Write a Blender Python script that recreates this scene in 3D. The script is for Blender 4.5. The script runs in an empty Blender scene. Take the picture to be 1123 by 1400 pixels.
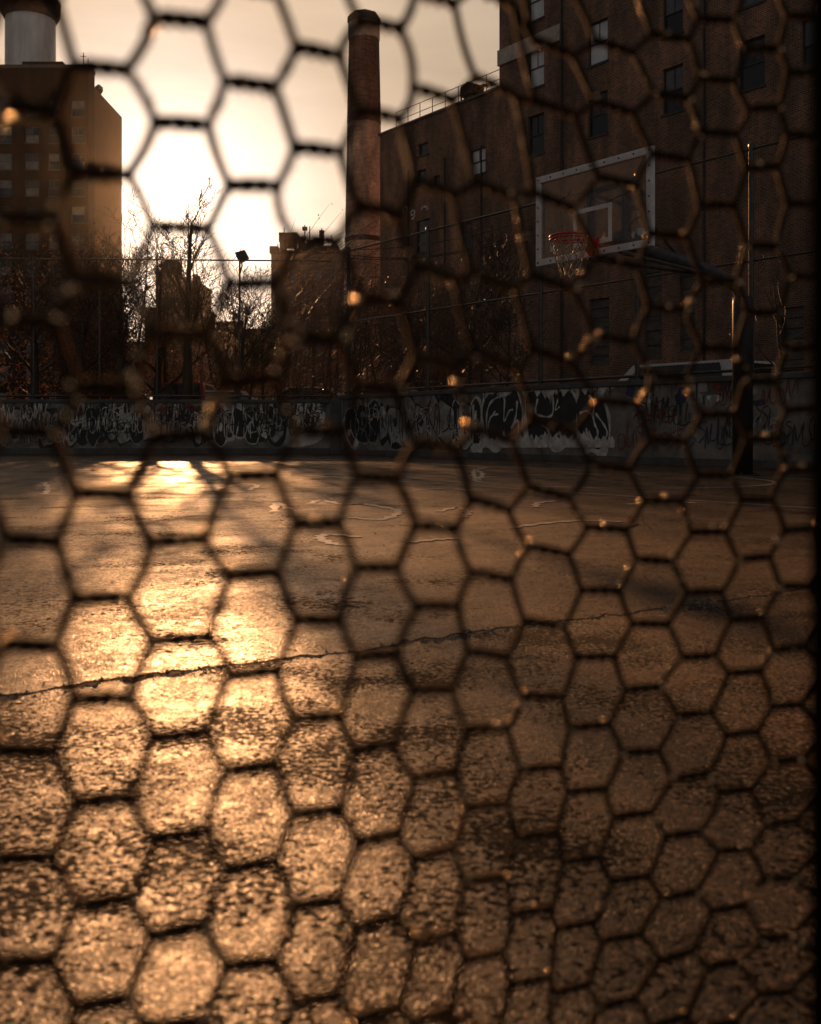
import bpy, math, random
from mathutils import Vector, Matrix
import numpy as np

SC = bpy.context.scene
COL = SC.collection
R = math.radians
random.seed(11)

# ------------------------------------------------------------------ frame of reference
F, CX, YH, CAMH = 1400.0, 561.5, 590.0, 0.60          # focal length (photo px), centre, horizon, eye height

def at(x, y, Z):
    """world point seen at photo pixel (x, y) at forward distance Z"""
    return Vector(((x - CX) / F * Z, Z, CAMH - (y - YH) / F * Z))

def on_plane(x, y, p0, nrm):
    d = Vector(((x - CX) / F, 1.0, -(y - YH) / F))
    o = Vector((0, 0, CAMH))
    t = (Vector(p0) - o).dot(nrm) / d.dot(nrm)
    return o + d * t

DX = Vector((0.604, -0.797, 0)).normalized()            # along the court wall and warehouse, to the right
DN = Vector((0.797, 0.604, 0)).normalized()             # away from the court
ROT = math.atan2(DX.y, DX.x)

class Frame:
    """plane frame: local x along DX, y along DN, z up"""
    def __init__(s, p): s.p = Vector(p)
    def uv(s, x, y, off=0.0):
        w = on_plane(x, y, s.p + DN * off, DN) - s.p
        return w.dot(DX), w.z
    def world(s, u, v, z): return s.p + DX * u + DN * v + Vector((0, 0, z))

# ------------------------------------------------------------------ materials
MATS = {}
def new_mat(name):
    m = bpy.data.materials.new(name); m.use_nodes = True
    nt = m.node_tree; b = nt.nodes['Principled BSDF']
    MATS[name] = m
    return m, nt, b

def N(nt, t, **kw):
    n = nt.nodes.new(t)
    for k, v in kw.items():
        if k in ('operation', 'blend_type', 'data_type', 'feature', 'interpolation', 'noise_dimensions', 'distance'):
            setattr(n, k, v)
        else:
            n.inputs[k].default_value = v
    return n

def ramp(nt, src, stops):
    r = nt.nodes.new('ShaderNodeValToRGB')
    e = r.color_ramp.elements
    e[0].position, e[0].color = stops[0][0], (*stops[0][1], 1)
    e[1].position, e[1].color = stops[-1][0], (*stops[-1][1], 1)
    for p, c in stops[1:-1]:
        q = e.new(p); q.color = (*c, 1)
    nt.links.new(src, r.inputs['Fac'])
    return r.outputs['Color']

def simple(name, c1, c2=None, rough=0.6, metal=0.0, scale=6.0, bump=0.0, bscale=40.0, spec=0.5, stretch=None):
    m, nt, b = new_mat(name)
    c2 = c2 or tuple(v * 0.6 for v in c1)
    tc = nt.nodes.new('ShaderNodeTexCoord'); vec = tc.outputs['Object']
    if stretch:
        mp = nt.nodes.new('ShaderNodeMapping'); mp.inputs['Scale'].default_value = stretch
        nt.links.new(vec, mp.inputs['Vector']); vec = mp.outputs['Vector']
    n = N(nt, 'ShaderNodeTexNoise', Scale=scale, Detail=6.0, Roughness=0.65)
    nt.links.new(vec, n.inputs['Vector'])
    col = ramp(nt, n.outputs['Fac'], [(0.32, c1), (0.68, c2)])
    nt.links.new(col, b.inputs['Base Color'])
    b.inputs['Roughness'].default_value = rough
    b.inputs['Metallic'].default_value = metal
    b.inputs['Specular IOR Level'].default_value = spec
    if bump:
        n2 = N(nt, 'ShaderNodeTexNoise', Scale=bscale, Detail=4.0)
        nt.links.new(vec, n2.inputs['Vector'])
        bp = N(nt, 'ShaderNodeBump', Strength=bump, Distance=0.02)
        nt.links.new(n2.outputs['Fac'], bp.inputs['Height'])
        nt.links.new(bp.outputs['Normal'], b.inputs['Normal'])
    return m

def brick(name, c1, c2, mortar, bw=0.215, bh=0.075, stain=0.5):
    m, nt, b = new_mat(name)
    tc = nt.nodes.new('ShaderNodeTexCoord')
    sp = nt.nodes.new('ShaderNodeSeparateXYZ'); nt.links.new(tc.outputs['Object'], sp.inputs[0])
    ad = N(nt, 'ShaderNodeMath', operation='ADD')
    nt.links.new(sp.outputs['X'], ad.inputs[0]); nt.links.new(sp.outputs['Y'], ad.inputs[1])
    cb = nt.nodes.new('ShaderNodeCombineXYZ')
    nt.links.new(ad.outputs[0], cb.inputs['X']); nt.links.new(sp.outputs['Z'], cb.inputs['Y'])
    bt = nt.nodes.new('ShaderNodeTexBrick')
    bt.inputs['Scale'].default_value = 1.0
    bt.inputs['Brick Width'].default_value = bw; bt.inputs['Row Height'].default_value = bh
    bt.inputs['Mortar Size'].default_value = 0.008; bt.inputs['Mortar Smooth'].default_value = 0.2
    bt.inputs['Color1'].default_value = (*c1, 1); bt.inputs['Color2'].default_value = (*c2, 1)
    bt.inputs['Mortar'].default_value = (*mortar, 1)
    nt.links.new(cb.outputs[0], bt.inputs['Vector'])
    # stains: tall drips and big patches of soot and old paint
    mp = nt.nodes.new('ShaderNodeMapping'); mp.inputs['Scale'].default_value = (0.55, 0.55, 0.16)
    nt.links.new(tc.outputs['Object'], mp.inputs['Vector'])
    n = N(nt, 'ShaderNodeTexNoise', Scale=1.0, Detail=9.0, Roughness=0.7)
    nt.links.new(mp.outputs['Vector'], n.inputs['Vector'])
    st = ramp(nt, n.outputs['Fac'], [(0.32, (0.2, 0.19, 0.19)), (0.5, (0.8, 0.76, 0.74)), (0.68, (1.9, 1.6, 1.45))])
    mx = nt.nodes.new('ShaderNodeMix'); mx.data_type = 'RGBA'; mx.blend_type = 'MULTIPLY'
    mx.inputs['Factor'].default_value = stain
    nt.links.new(bt.outputs['Color'], mx.inputs[6]); nt.links.new(st, mx.inputs[7])
    nt.links.new(mx.outputs[2], b.inputs['Base Color'])
    b.inputs['Roughness'].default_value = 0.85
    b.inputs['Specular IOR Level'].default_value = 0.25
    bp = N(nt, 'ShaderNodeBump', Strength=0.6, Distance=0.01)
    bp.invert = True
    nt.links.new(bt.outputs['Fac'], bp.inputs['Height']); nt.links.new(bp.outputs['Normal'], b.inputs['Normal'])
    return m

def ground_mat(name, near):
    m, nt, b = new_mat(name)
    tc = nt.nodes.new('ShaderNodeTexCoord'); vec = tc.outputs['Object']
    L = nt.links.new
    def noise(sc, det=5.0, rough=0.6, dist=0.0):
        n = N(nt, 'ShaderNodeTexNoise', Scale=sc, Detail=det, Roughness=rough, Distortion=dist); L(vec, n.inputs['Vector']); return n.outputs['Fac']
    def mrange(src, a, b_, c, d):
        r = nt.nodes.new('ShaderNodeMapRange'); L(src, r.inputs['Value'])
        r.inputs['From Min'].default_value = a; r.inputs['From Max'].default_value = b_; r.inputs['To Min'].default_value = c; r.inputs['To Max'].default_value = d
        return r.outputs[0]
    def mix(fac, a, b_, blend='MIX'):
        q = nt.nodes.new('ShaderNodeMix'); q.data_type = 'RGBA'; q.blend_type = blend
        if hasattr(fac, 'is_output'): L(fac, q.inputs['Factor'])
        else: q.inputs['Factor'].default_value = fac
        for v, k in ((a, 6), (b_, 7)):
            if hasattr(v, 'is_output'): L(v, q.inputs[k])
            else: q.inputs[k].default_value = (*v, 1)
        return q.outputs[2]
    def math_(op, a, b_=None, c=None):
        q = N(nt, 'ShaderNodeMath', operation=op)
        for k, v in enumerate((a, b_, c)):
            if v is None: continue
            if hasattr(v, 'is_output'): L(v, q.inputs[k])
            else: q.inputs[k].default_value = v
        return q.outputs[0]
    big = noise(0.8, 6.0, 0.62); mid = noise(5.0, 8.0, 0.7, 0.3)
    sc = 165.0 if near else 110.0
    agg = N(nt, 'ShaderNodeTexVoronoi', Scale=sc, Randomness=1.0); L(vec, agg.inputs['Vector'])
    edge = N(nt, 'ShaderNodeTexVoronoi', Scale=sc, Randomness=1.0, feature='DISTANCE_TO_EDGE'); L(vec, edge.inputs['Vector'])
    hs = nt.nodes.new('ShaderNodeSeparateColor'); L(agg.outputs['Color'], hs.inputs[0])
    stone = ramp(nt, hs.outputs[0], [(0.0, (0.010, 0.007, 0.005)), (0.4, (0.044, 0.029, 0.020)), (0.7, (0.14, 0.082, 0.048)), (0.88, (0.32, 0.15, 0.065)), (1.0, (0.55, 0.36, 0.22))])
    binder = ramp(nt, mid, [(0.3, (0.016, 0.011, 0.008)), (0.5, (0.050, 0.033, 0.022)), (0.72, (0.13, 0.082, 0.050))])
    col = mix(0.62 if near else 0.35, binder, stone)
    gap = mrange(edge.outputs['Distance'], 0.0, 0.12, 1.0, 0.0)
    wear = mrange(mid, 0.38, 0.62, 1.0, 0.25)              # how much of the binder has worn away
    gapw = math_('MULTIPLY', gap, wear)
    col = mix(math_('MULTIPLY', gapw, 0.95 if near else 0.5), col, (0.006, 0.008, 0.007))
    # pits: holes where stones have gone, gathered in patches
    pit = noise(75.0 if near else 40.0, 4.0, 0.6, 0.3); where = noise(1.9, 5.0, 0.65)
    pm = mrange(math_('MULTIPLY_ADD', where, 1.1, pit), 1.06 if near else 1.15, 1.11 if near else 1.21, 0.0, 1.0)
    col = mix(pm, col, (0.009, 0.0075, 0.0065))
    # rust-brown and pale stains
    stain = noise(1.7, 7.0, 0.7)
    col = mix(mrange(stain, 0.5, 0.7, 0.0, 0.6), col, (0.13, 0.052, 0.02), 'MIX')
    dull = mrange(noise(1.15, 6.0, 0.68, 0.5), 0.50, 0.66, 0.0, 1.0)   # patches scoured dull and dirty
    col = mix(math_('MULTIPLY', dull, 0.6), col, (0.022, 0.016, 0.013))
    L(col, b.inputs['Base Color'])
    ro = mrange(big, 0.3, 0.7, 0.35, 0.52)
    ro = math_('ADD', ro, mrange(noise(22.0, 5.0, 0.7), 0.3, 0.7, -0.10, 0.12))
    ro = math_('ADD', ro, mrange(hs.outputs[1], 0.0, 1.0, -0.12, 0.14))
    ro = math_('MULTIPLY_ADD', math_('MAXIMUM', pm, gapw), 0.35, ro)
    ro = math_('MULTIPLY_ADD', dull, 0.16, ro)
    L(ro, b.inputs['Roughness'])
    sp = math_('MULTIPLY_ADD', math_('MAXIMUM', pm, gapw), -0.30, 0.34)
    L(sp, b.inputs['Specular IOR Level'])
    h = math_('MULTIPLY', math_('MULTIPLY', math_('MINIMUM', edge.outputs['Distance'], 0.35), wear), 2.2)
    h = math_('MULTIPLY_ADD', hs.outputs[2], 0.25, h)
    h = math_('MULTIPLY_ADD', noise(sc * 2.4, 3.0, 0.6), 0.5, h)
    h = math_('MULTIPLY_ADD', pm, -1.2, h)
    bp = N(nt, 'ShaderNodeBump', Strength=0.55 if near else 0.38, Distance=0.0028 if near else 0.003); L(h, bp.inputs['Height'])
    bp2 = N(nt, 'ShaderNodeBump', Strength=0.25, Distance=0.02 if near else 0.04); L(noise(6.0 if near else 2.5, 4.0, 0.55), bp2.inputs['Height']); L(bp.outputs['Normal'], bp2.inputs['Normal'])
    L(bp2.outputs['Normal'], b.inputs['Normal'])
    return m

ground_mat('court_near', True)
ground_mat('court_far', False)
simple('crack_dirt', (0.006, 0.005, 0.004), (0.05, 0.036, 0.025), 0.9, bump=1.0, bscale=120, scale=16)
simple('rubble', (0.30, 0.23, 0.17), (0.08, 0.06, 0.045), 0.55, scale=60)
simple('tar_seal', (0.16, 0.11, 0.075), (0.07, 0.05, 0.035), 0.35, scale=30, bump=0.3, bscale=60)
simple('court_paint', (0.75, 0.66, 0.54), (0.28, 0.23, 0.18), 0.4, scale=25, bump=0.3, bscale=100)
simple('street_asphalt', (0.04, 0.04, 0.04), (0.065, 0.06, 0.055), 0.6, scale=3, bump=0.3, bscale=90)
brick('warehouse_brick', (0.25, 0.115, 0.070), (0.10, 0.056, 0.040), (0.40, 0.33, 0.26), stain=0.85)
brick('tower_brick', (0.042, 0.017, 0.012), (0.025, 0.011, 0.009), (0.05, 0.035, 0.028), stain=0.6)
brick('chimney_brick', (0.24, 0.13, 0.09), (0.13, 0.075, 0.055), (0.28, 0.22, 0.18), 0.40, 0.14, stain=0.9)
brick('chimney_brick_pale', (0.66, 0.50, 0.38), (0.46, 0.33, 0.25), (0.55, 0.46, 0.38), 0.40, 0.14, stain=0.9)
simple('plain_side', (0.10, 0.045, 0.024), (0.06, 0.027, 0.016), 0.85, scale=0.4)
simple('stone_band', (0.62, 0.53, 0.44), (0.34, 0.28, 0.23), 0.8, scale=2)
simple('window_frame', (0.03, 0.027, 0.026), (0.05, 0.045, 0.042), 0.5)
simple('pane_dark', (0.012, 0.013, 0.015), (0.03, 0.03, 0.032), 0.12, scale=0.8, spec=0.7)
simple('pane_pale', (0.85, 0.86, 0.86), (0.6, 0.62, 0.63), 0.3, scale=1.3, spec=0.6)
simple('pane_grey', (0.17, 0.17, 0.17), (0.08, 0.08, 0.085), 0.18, scale=1.5, spec=0.6)
simple('board_up', (0.13, 0.12, 0.11), (0.05, 0.045, 0.04), 0.8, scale=2.5, stretch=(1, 1, 3))
simple('tank_steel', (0.75, 0.72, 0.69), (0.5, 0.47, 0.44), 0.35, metal=0.15, scale=0.7, stretch=(1, 1, 0.3))
simple('post_black', (0.004, 0.004, 0.004), (0.007, 0.0065, 0.006), 1.0, spec=0.0)
simple('dark_steel', (0.022, 0.021, 0.021), (0.04, 0.036, 0.033), 0.42, metal=0.35, scale=8)
simple('fence_steel', (0.05, 0.046, 0.042), (0.09, 0.08, 0.07), 0.38, metal=0.7, scale=8)
simple('pole_paint', (0.016, 0.015, 0.016), (0.035, 0.03, 0.028), 0.40, scale=7, bump=0.1, bscale=50)
simple('arm_paint', (0.10, 0.10, 0.105), (0.045, 0.045, 0.048), 0.45, scale=9)
simple('rim_red', (0.58, 0.038, 0.014), (0.36, 0.02, 0.010), 0.42, scale=12)
simple('board_white', (0.82, 0.79, 0.77), (0.60, 0.56, 0.53), 0.5, scale=9, bump=0.15, bscale=80)
simple('bolt_dark', (0.03, 0.028, 0.026), None, 0.5)
simple('water_stain', (0.05, 0.038, 0.028), (0.10, 0.08, 0.06), 0.9, scale=8)
simple('wall_plaster', (0.32, 0.285, 0.245), (0.075, 0.066, 0.056), 0.85, scale=1.6, bump=0.5, bscale=30)
simple('wall_cap', (0.12, 0.11, 0.10), (0.06, 0.055, 0.05), 0.8, scale=3, bump=0.4, bscale=40)
simple('paint_black', (0.012, 0.012, 0.013), (0.035, 0.033, 0.032), 0.55, scale=7)
simple('paint_white', (0.86, 0.80, 0.73), (0.34, 0.30, 0.26), 0.65, scale=5)
simple('paint_grey', (0.46, 0.43, 0.39), (0.13, 0.115, 0.10), 0.7, scale=4)
simple('paint_red', (0.26, 0.05, 0.03), (0.14, 0.035, 0.025), 0.7, scale=7)
simple('paint_blue', (0.05, 0.05, 0.12), (0.03, 0.03, 0.07), 0.7, scale=7)
simple('bark', (0.045, 0.032, 0.024), (0.022, 0.017, 0.014), 0.75, scale=10, bump=0.6, bscale=30, stretch=(1, 1, 0.3))
simple('twig', (0.045, 0.028, 0.018), (0.025, 0.017, 0.012), 0.6, scale=10)
simple('cane', (0.11, 0.055, 0.026), (0.05, 0.028, 0.016), 0.45, scale=5)
simple('car_white', (0.72, 0.70, 0.68), (0.62, 0.60, 0.58), 0.3, scale=2)
simple('car_silver', (0.42, 0.41, 0.40), (0.36, 0.35, 0.34), 0.3, metal=0.4, scale=2)
simple('car_dark', (0.03, 0.032, 0.036), (0.045, 0.045, 0.05), 0.25, scale=2)
simple('car_red', (0.25, 0.02, 0.015), (0.20, 0.018, 0.014), 0.28, scale=2)
simple('car_glass', (0.01, 0.011, 0.012), (0.016, 0.016, 0.018), 0.06, spec=0.8)
simple('tyre', (0.012, 0.012, 0.012), (0.02, 0.02, 0.02), 0.8)
simple('lamp_red', (0.5, 0.02, 0.012), (0.4, 0.015, 0.01), 0.2)
simple('lamp_clear', (0.6, 0.58, 0.52), (0.5, 0.48, 0.44), 0.15)
simple('far_building', (0.17, 0.11, 0.075), (0.12, 0.08, 0.055), 0.85, scale=0.2)
simple('far_roof', (0.06, 0.05, 0.045), (0.04, 0.034, 0.03), 0.8, scale=0.6)
simple('net_cord', (0.42, 0.34, 0.25), (0.24, 0.19, 0.14), 0.6, scale=30)
simple('sticker', (0.30, 0.40, 0.46), (0.55, 0.52, 0.5), 0.5, scale=25)

# galvanised, rusty netting wire
m, nt, b = new_mat('netting_wire')
tc = nt.nodes.new('ShaderNodeTexCoord')
n = N(nt, 'ShaderNodeTexNoise', Scale=90.0, Detail=5.0); nt.links.new(tc.outputs['Object'], n.inputs['Vector'])
nt.links.new(ramp(nt, n.outputs['Fac'], [(0.35, (0.006, 0.005, 0.004)), (0.65, (0.02, 0.014, 0.010))]), b.inputs['Base Color'])
b.inputs['Metallic'].default_value = 0.0
n2 = N(nt, 'ShaderNodeTexNoise', Scale=260.0, Detail=3.0); nt.links.new(tc.outputs['Object'], n2.inputs['Vector'])
mr = nt.nodes.new('ShaderNodeMapRange'); nt.links.new(n2.outputs['Fac'], mr.inputs['Value']); mr.inputs['From Min'].default_value = 0.35; mr.inputs['From Max'].default_value = 0.65
mr.inputs['To Min'].default_value = 0.66; mr.inputs['To Max'].default_value = 0.9; b.inputs['Sheen Weight'].default_value = 0.20; b.inputs['Sheen Roughness'].default_value = 0.55; b.inputs['Sheen Tint'].default_value = (1.0, 0.6, 0.3, 1); b.inputs['Specular IOR Level'].default_value = 0.07; nt.links.new(mr.outputs[0], b.inputs['Roughness'])
bp = N(nt, 'ShaderNodeBump', Strength=0.7, Distance=0.0008); nt.links.new(n2.outputs['Fac'], bp.inputs['Height']); nt.links.new(bp.outputs['Normal'], b.inputs['Normal'])

m, nt, b = new_mat('glint_bead')  # gold mirror-like beads, added to the netting to make glints
b.inputs['Base Color'].default_value = (0.95, 0.66, 0.38, 1); b.inputs['Metallic'].default_value = 1.0; b.inputs['Roughness'].default_value = 0.24

# dry leaves: some light goes through
m, nt, b = new_mat('dry_leaf')
tc = nt.nodes.new('ShaderNodeTexCoord')
n = N(nt, 'ShaderNodeTexNoise', Scale=14.0, Detail=2.0); nt.links.new(tc.outputs['Object'], n.inputs['Vector'])
c = ramp(nt, n.outputs['Fac'], [(0.3, (0.05, 0.024, 0.012)), (0.5, (0.12, 0.06, 0.025)), (0.7, (0.22, 0.11, 0.04))])
nt.links.new(c, b.inputs['Base Color']); b.inputs['Roughness'].default_value = 0.4
tr = nt.nodes.new('ShaderNodeBsdfTranslucent'); nt.links.new(c, tr.inputs['Color'])
ms = nt.nodes.new('ShaderNodeMixShader'); ms.inputs[0].default_value = 0.35
nt.links.new(b.outputs[0], ms.inputs[1]); nt.links.new(tr.outputs[0], ms.inputs[2])
nt.links.new(ms.outputs[0], nt.nodes['Material Output'].inputs['Surface'])

# scratched, dusty acrylic of the backboard: clear with a film of dirt that scatters light
m, nt, b = new_mat('dusty_acrylic')
tc = nt.nodes.new('ShaderNodeTexCoord')
n = N(nt, 'ShaderNodeTexNoise', Scale=5.0, Detail=9.0, Roughness=0.75, Distortion=0.6); nt.links.new(tc.outputs['Object'], n.inputs['Vector'])
n2 = N(nt, 'ShaderNodeTexNoise', Scale=45.0, Detail=4.0, Roughness=0.7); nt.links.new(tc.outputs['Object'], n2.inputs['Vector'])
ml = N(nt, 'ShaderNodeMath', operation='MULTIPLY'); nt.links.new(n.outputs['Fac'], ml.inputs[0]); nt.links.new(n2.outputs['Fac'], ml.inputs[1])
mr = nt.nodes.new('ShaderNodeMapRange'); nt.links.new(ml.outputs[0], mr.inputs['Value'])
mr.inputs['From Min'].default_value = 0.16; mr.inputs['From Max'].default_value = 0.42
mr.inputs['To Min'].default_value = 0.03; mr.inputs['To Max'].default_value = 0.6
tp = nt.nodes.new('ShaderNodeBsdfTransparent'); tp.inputs['Color'].default_value = (0.9, 0.88, 0.85, 1)
gl = nt.nodes.new('ShaderNodeBsdfGlossy'); gl.inputs['Roughness'].default_value = 0.12; gl.inputs['Color'].default_value = (0.8, 0.8, 0.8, 1)
tl = nt.nodes.new('ShaderNodeBsdfTranslucent'); tl.inputs['Color'].default_value = (0.13, 0.12, 0.11, 1)
df = nt.nodes.new('ShaderNodeBsdfDiffuse'); df.inputs['Color'].default_value = (0.20, 0.18, 0.165, 1)
m0 = nt.nodes.new('ShaderNodeMixShader'); m0.inputs[0].default_value = 0.5
nt.links.new(tl.outputs[0], m0.inputs[1]); nt.links.new(df.outputs[0], m0.inputs[2])
m1 = nt.nodes.new('ShaderNodeMixShader'); nt.links.new(mr.outputs[0], m1.inputs[0])
nt.links.new(tp.outputs[0], m1.inputs[1]); nt.links.new(m0.outputs[0], m1.inputs[2])
m2 = nt.nodes.new('ShaderNodeMixShader'); m2.inputs[0].default_value = 0.06
nt.links.new(m1.outputs[0], m2.inputs[1]); nt.links.new(gl.outputs[0], m2.inputs[2])
nt.links.new(m2.outputs[0], nt.nodes['Material Output'].inputs['Surface'])

# ------------------------------------------------------------------ mesh building
class MB:
    def __init__(s): s.v = []; s.f = []; s.m = []
    def quad(s, pts, mi=0):
        i = len(s.v); s.v += [tuple(p) for p in pts]; s.f.append(tuple(range(i, i + len(pts)))); s.m.append(mi)
    def box(s, a, b, mi=0):
        (x0, y0, z0), (x1, y1, z1) = a, b
        i = len(s.v)
        s.v += [(x0, y0, z0), (x1, y0, z0), (x1, y1, z0), (x0, y1, z0), (x0, y0, z1), (x1, y0, z1), (x1, y1, z1), (x0, y1, z1)]
        for q in ((0, 3, 2, 1), (4, 5, 6, 7), (0, 1, 5, 4), (1, 2, 6, 5), (2, 3, 7, 6), (3, 0, 4, 7)):
            s.f.append(tuple(i + k for k in q)); s.m.append(mi)
    def tube(s, pts, rad, sides=6, mi=0, cap=True):
        pts = [Vector(p) for p in pts]; n = len(pts)
        if not hasattr(rad, '__len__'): rad = [rad] * n
        up = Vector((0, 0, 1)); i0 = len(s.v)
        t = (pts[1] - pts[0]).normalized()
        if abs(t.dot(up)) > 0.95: up = Vector((1, 0, 0))
        a = t.cross(up).normalized()
        for k in range(n):
            t = (pts[min(k + 1, n - 1)] - pts[max(k - 1, 0)])
            if t.length < 1e-9: t = Vector((0, 0, 1))
            t.normalize()
            a = (a - t * a.dot(t))
            if a.length < 1e-6: a = t.orthogonal()
            a.normalize(); bb = t.cross(a)
            for j in range(sides):
                w = 2 * math.pi * j / sides
                p = pts[k] + (a * math.cos(w) + bb * math.sin(w)) * rad[k]
                s.v.append((p.x, p.y, p.z))
        for k in range(n - 1):
            for j in range(sides):
                j2 = (j + 1) % sides
                s.f.append((i0 + k * sides + j, i0 + k * sides + j2, i0 + (k + 1) * sides + j2, i0 + (k + 1) * sides + j)); s.m.append(mi)
        if cap:
            s.f.append(tuple(i0 + j for j in reversed(range(sides)))); s.m.append(mi)
            s.f.append(tuple(i0 + (n - 1) * sides + j for j in range(sides))); s.m.append(mi)
    def lathe(s, c, prof, sides=24, mi=0, rot=0.0):
        """profile list of (radius, z) round a vertical axis at c, closed with caps"""
        i0 = len(s.v)
        for r, z in prof:
            for j in range(sides):
                w = 2 * math.pi * j / sides + rot
                s.v.append((c[0] + r * math.cos(w), c[1] + r * math.sin(w), c[2] + z))
        for k in range(len(prof) - 1):
            for j in range(sides):
                j2 = (j + 1) % sides
                s.f.append((i0 + k * sides + j, i0 + k * sides + j2, i0 + (k + 1) * sides + j2, i0 + (k + 1) * sides + j)); s.m.append(mi)
        s.f.append(tuple(i0 + j for j in reversed(range(sides)))); s.m.append(mi)
        s.f.append(tuple(i0 + (len(prof) - 1) * sides + j for j in range(sides))); s.m.append(mi)
    def prism(s, poly, axis, lo, hi, mi=0):
        """2-D polygon extruded along axis ('x','y','z')"""
        def P(p, h):
            return {'x': (h, p[0], p[1]), 'y': (p[0], h, p[1]), 'z': (p[0], p[1], h)}[axis]
        i0 = len(s.v); n = len(poly)
        s.v += [P(p, lo) for p in poly] + [P(p, hi) for p in poly]
        s.f.append(tuple(i0 + k for k in range(n))); s.m.append(mi)
        s.f.append(tuple(i0 + n + k for k in reversed(range(n)))); s.m.append(mi)
        for k in range(n):
            k2 = (k + 1) % n
            s.f.append((i0 + k2, i0 + k, i0 + n + k, i0 + n + k2)); s.m.append(mi)
    def build(s, name, mats, parent=None, smooth=False, bevel=0.0, zlim=1.4):
        if 'graffiti' in name: s.v = [(v[0], v[1], min(v[2], zlim - .006)) for v in s.v]
        me = bpy.data.meshes.new(name); me.from_pydata(s.v, [], s.f)
        if isinstance(mats, str): mats = [mats]
        for q in mats: me.materials.append(MATS[q])
        if len(mats) > 1: me.polygons.foreach_set('material_index', s.m)
        if smooth: me.polygons.foreach_set('use_smooth', [True] * len(s.f))
        me.update()
        o = bpy.data.objects.new(name, me); COL.objects.link(o)
        if parent: o.parent = parent
        if bevel:
            md = o.modifiers.new('bevel', 'BEVEL'); md.width = bevel; md.segments = 2; md.limit_method = 'ANGLE'
        return o

def empty(name, loc=(0, 0, 0), rz=0.0):
    o = bpy.data.objects.new(name, None); COL.objects.link(o); o.location = loc; o.rotation_euler = (0, 0, rz)
    o.empty_display_size = 0.2
    return o
def tag(o, label, cat, group=None, kind=None):
    if label: o['label'] = label
    if cat: o['category'] = cat
    if group: o['group'] = group
    if kind: o['kind'] = kind
    return o
def struct(o): o['kind'] = 'structure'; return o
def spline(pts, n=8, closed=False):
    """Catmull-Rom through points"""
    P = [Vector(p) for p in pts]; out = []; m_ = len(P)
    for i in range(m_ if closed else m_ - 1):
        p0 = P[(i - 1) % m_] if closed or i > 0 else P[0]
        p1 = P[i]; p2 = P[(i + 1) % m_]
        p3 = P[(i + 2) % m_] if closed or i + 2 < m_ else P[-1]
        for k in range(n):
            t = k / n
            out.append(0.5 * ((2 * p1) + (p2 - p0) * t + (2 * p0 - 5 * p1 + 4 * p2 - p3) * t * t + (3 * p1 - p0 - 3 * p2 + p3) * t ** 3))
    if not closed: out.append(P[-1])
    return out

# ------------------------------------------------------------------ sun, sky, camera
SUN_DIR = Vector(((238 - CX) / F, 1.0, (YH - 280) / F)).normalized()
ELEV = math.asin(SUN_DIR.z); AZ = math.atan2(SUN_DIR.x, SUN_DIR.y)

w = bpy.data.worlds.new('World'); SC.world = w; w.use_nodes = True
nt = w.node_tree; L = nt.links.new
bg = nt.nodes['Background']
sky = nt.nodes.new('ShaderNodeTexSky'); sky.sky_type = 'NISHITA'; sky.sun_disc = False
sky.sun_elevation = ELEV; sky.sun_rotation = AZ
sky.air_density = 1.0; sky.dust_density = 5.0; sky.ozone_density = 1.0; sky.altitude = 0
tc = nt.nodes.new('ShaderNodeTexCoord')
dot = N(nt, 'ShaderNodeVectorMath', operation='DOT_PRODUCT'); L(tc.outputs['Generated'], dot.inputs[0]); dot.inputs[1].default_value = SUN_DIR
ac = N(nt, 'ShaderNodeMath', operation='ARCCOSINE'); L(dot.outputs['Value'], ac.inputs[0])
# dusty golden air round the low sun, dim grey overhead, added fill light behind the viewer (angle from the sun, radians)
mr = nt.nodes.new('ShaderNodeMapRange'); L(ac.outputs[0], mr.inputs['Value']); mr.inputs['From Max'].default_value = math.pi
aur_fill = ramp(nt, mr.outputs[0], [(0.0, (32, 28, 24)), (0.02, (11.8, 10.0, 8.6)), (0.042, (8.5, 6.6, 5.3)), (0.06, (6.7, 4.85, 3.45)), (0.09, (5.4, 4.0, 2.8)), (0.14, (4.1, 3.2, 2.4)), (0.22, (1.9, 1.65, 1.4)), (0.4, (0.5, 0.5, 0.53)), (0.7, (1.2, 1.17, 1.14)), (1.0, (2.6, 2.4, 2.2))])
cl = N(nt, 'ShaderNodeTexNoise', Scale=2.2, Detail=6.0, Roughness=0.6)
cm = nt.nodes.new('ShaderNodeMapping'); cm.inputs['Scale'].default_value = (1, 1, 5); L(tc.outputs['Generated'], cm.inputs['Vector']); L(cm.outputs[0], cl.inputs['Vector'])
cr = nt.nodes.new('ShaderNodeMapRange'); L(cl.outputs['Fac'], cr.inputs['Value'])
cr.inputs['From Min'].default_value = 0.3; cr.inputs['From Max'].default_value = 0.7; cr.inputs['To Min'].default_value = 0.82; cr.inputs['To Max'].default_value = 1.12
mxc = nt.nodes.new('ShaderNodeMix'); mxc.data_type = 'RGBA'; mxc.blend_type = 'MULTIPLY'; mxc.inputs['Factor'].default_value = 1.0
L(aur_fill, mxc.inputs[6]); L(cr.outputs[0], mxc.inputs[7])
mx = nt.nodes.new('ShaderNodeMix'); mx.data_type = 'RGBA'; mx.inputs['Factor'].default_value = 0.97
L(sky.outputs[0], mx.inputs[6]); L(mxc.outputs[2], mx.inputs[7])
L(mx.outputs[2], bg.inputs['Color']); bg.inputs['Strength'].default_value = 0.09

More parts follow.
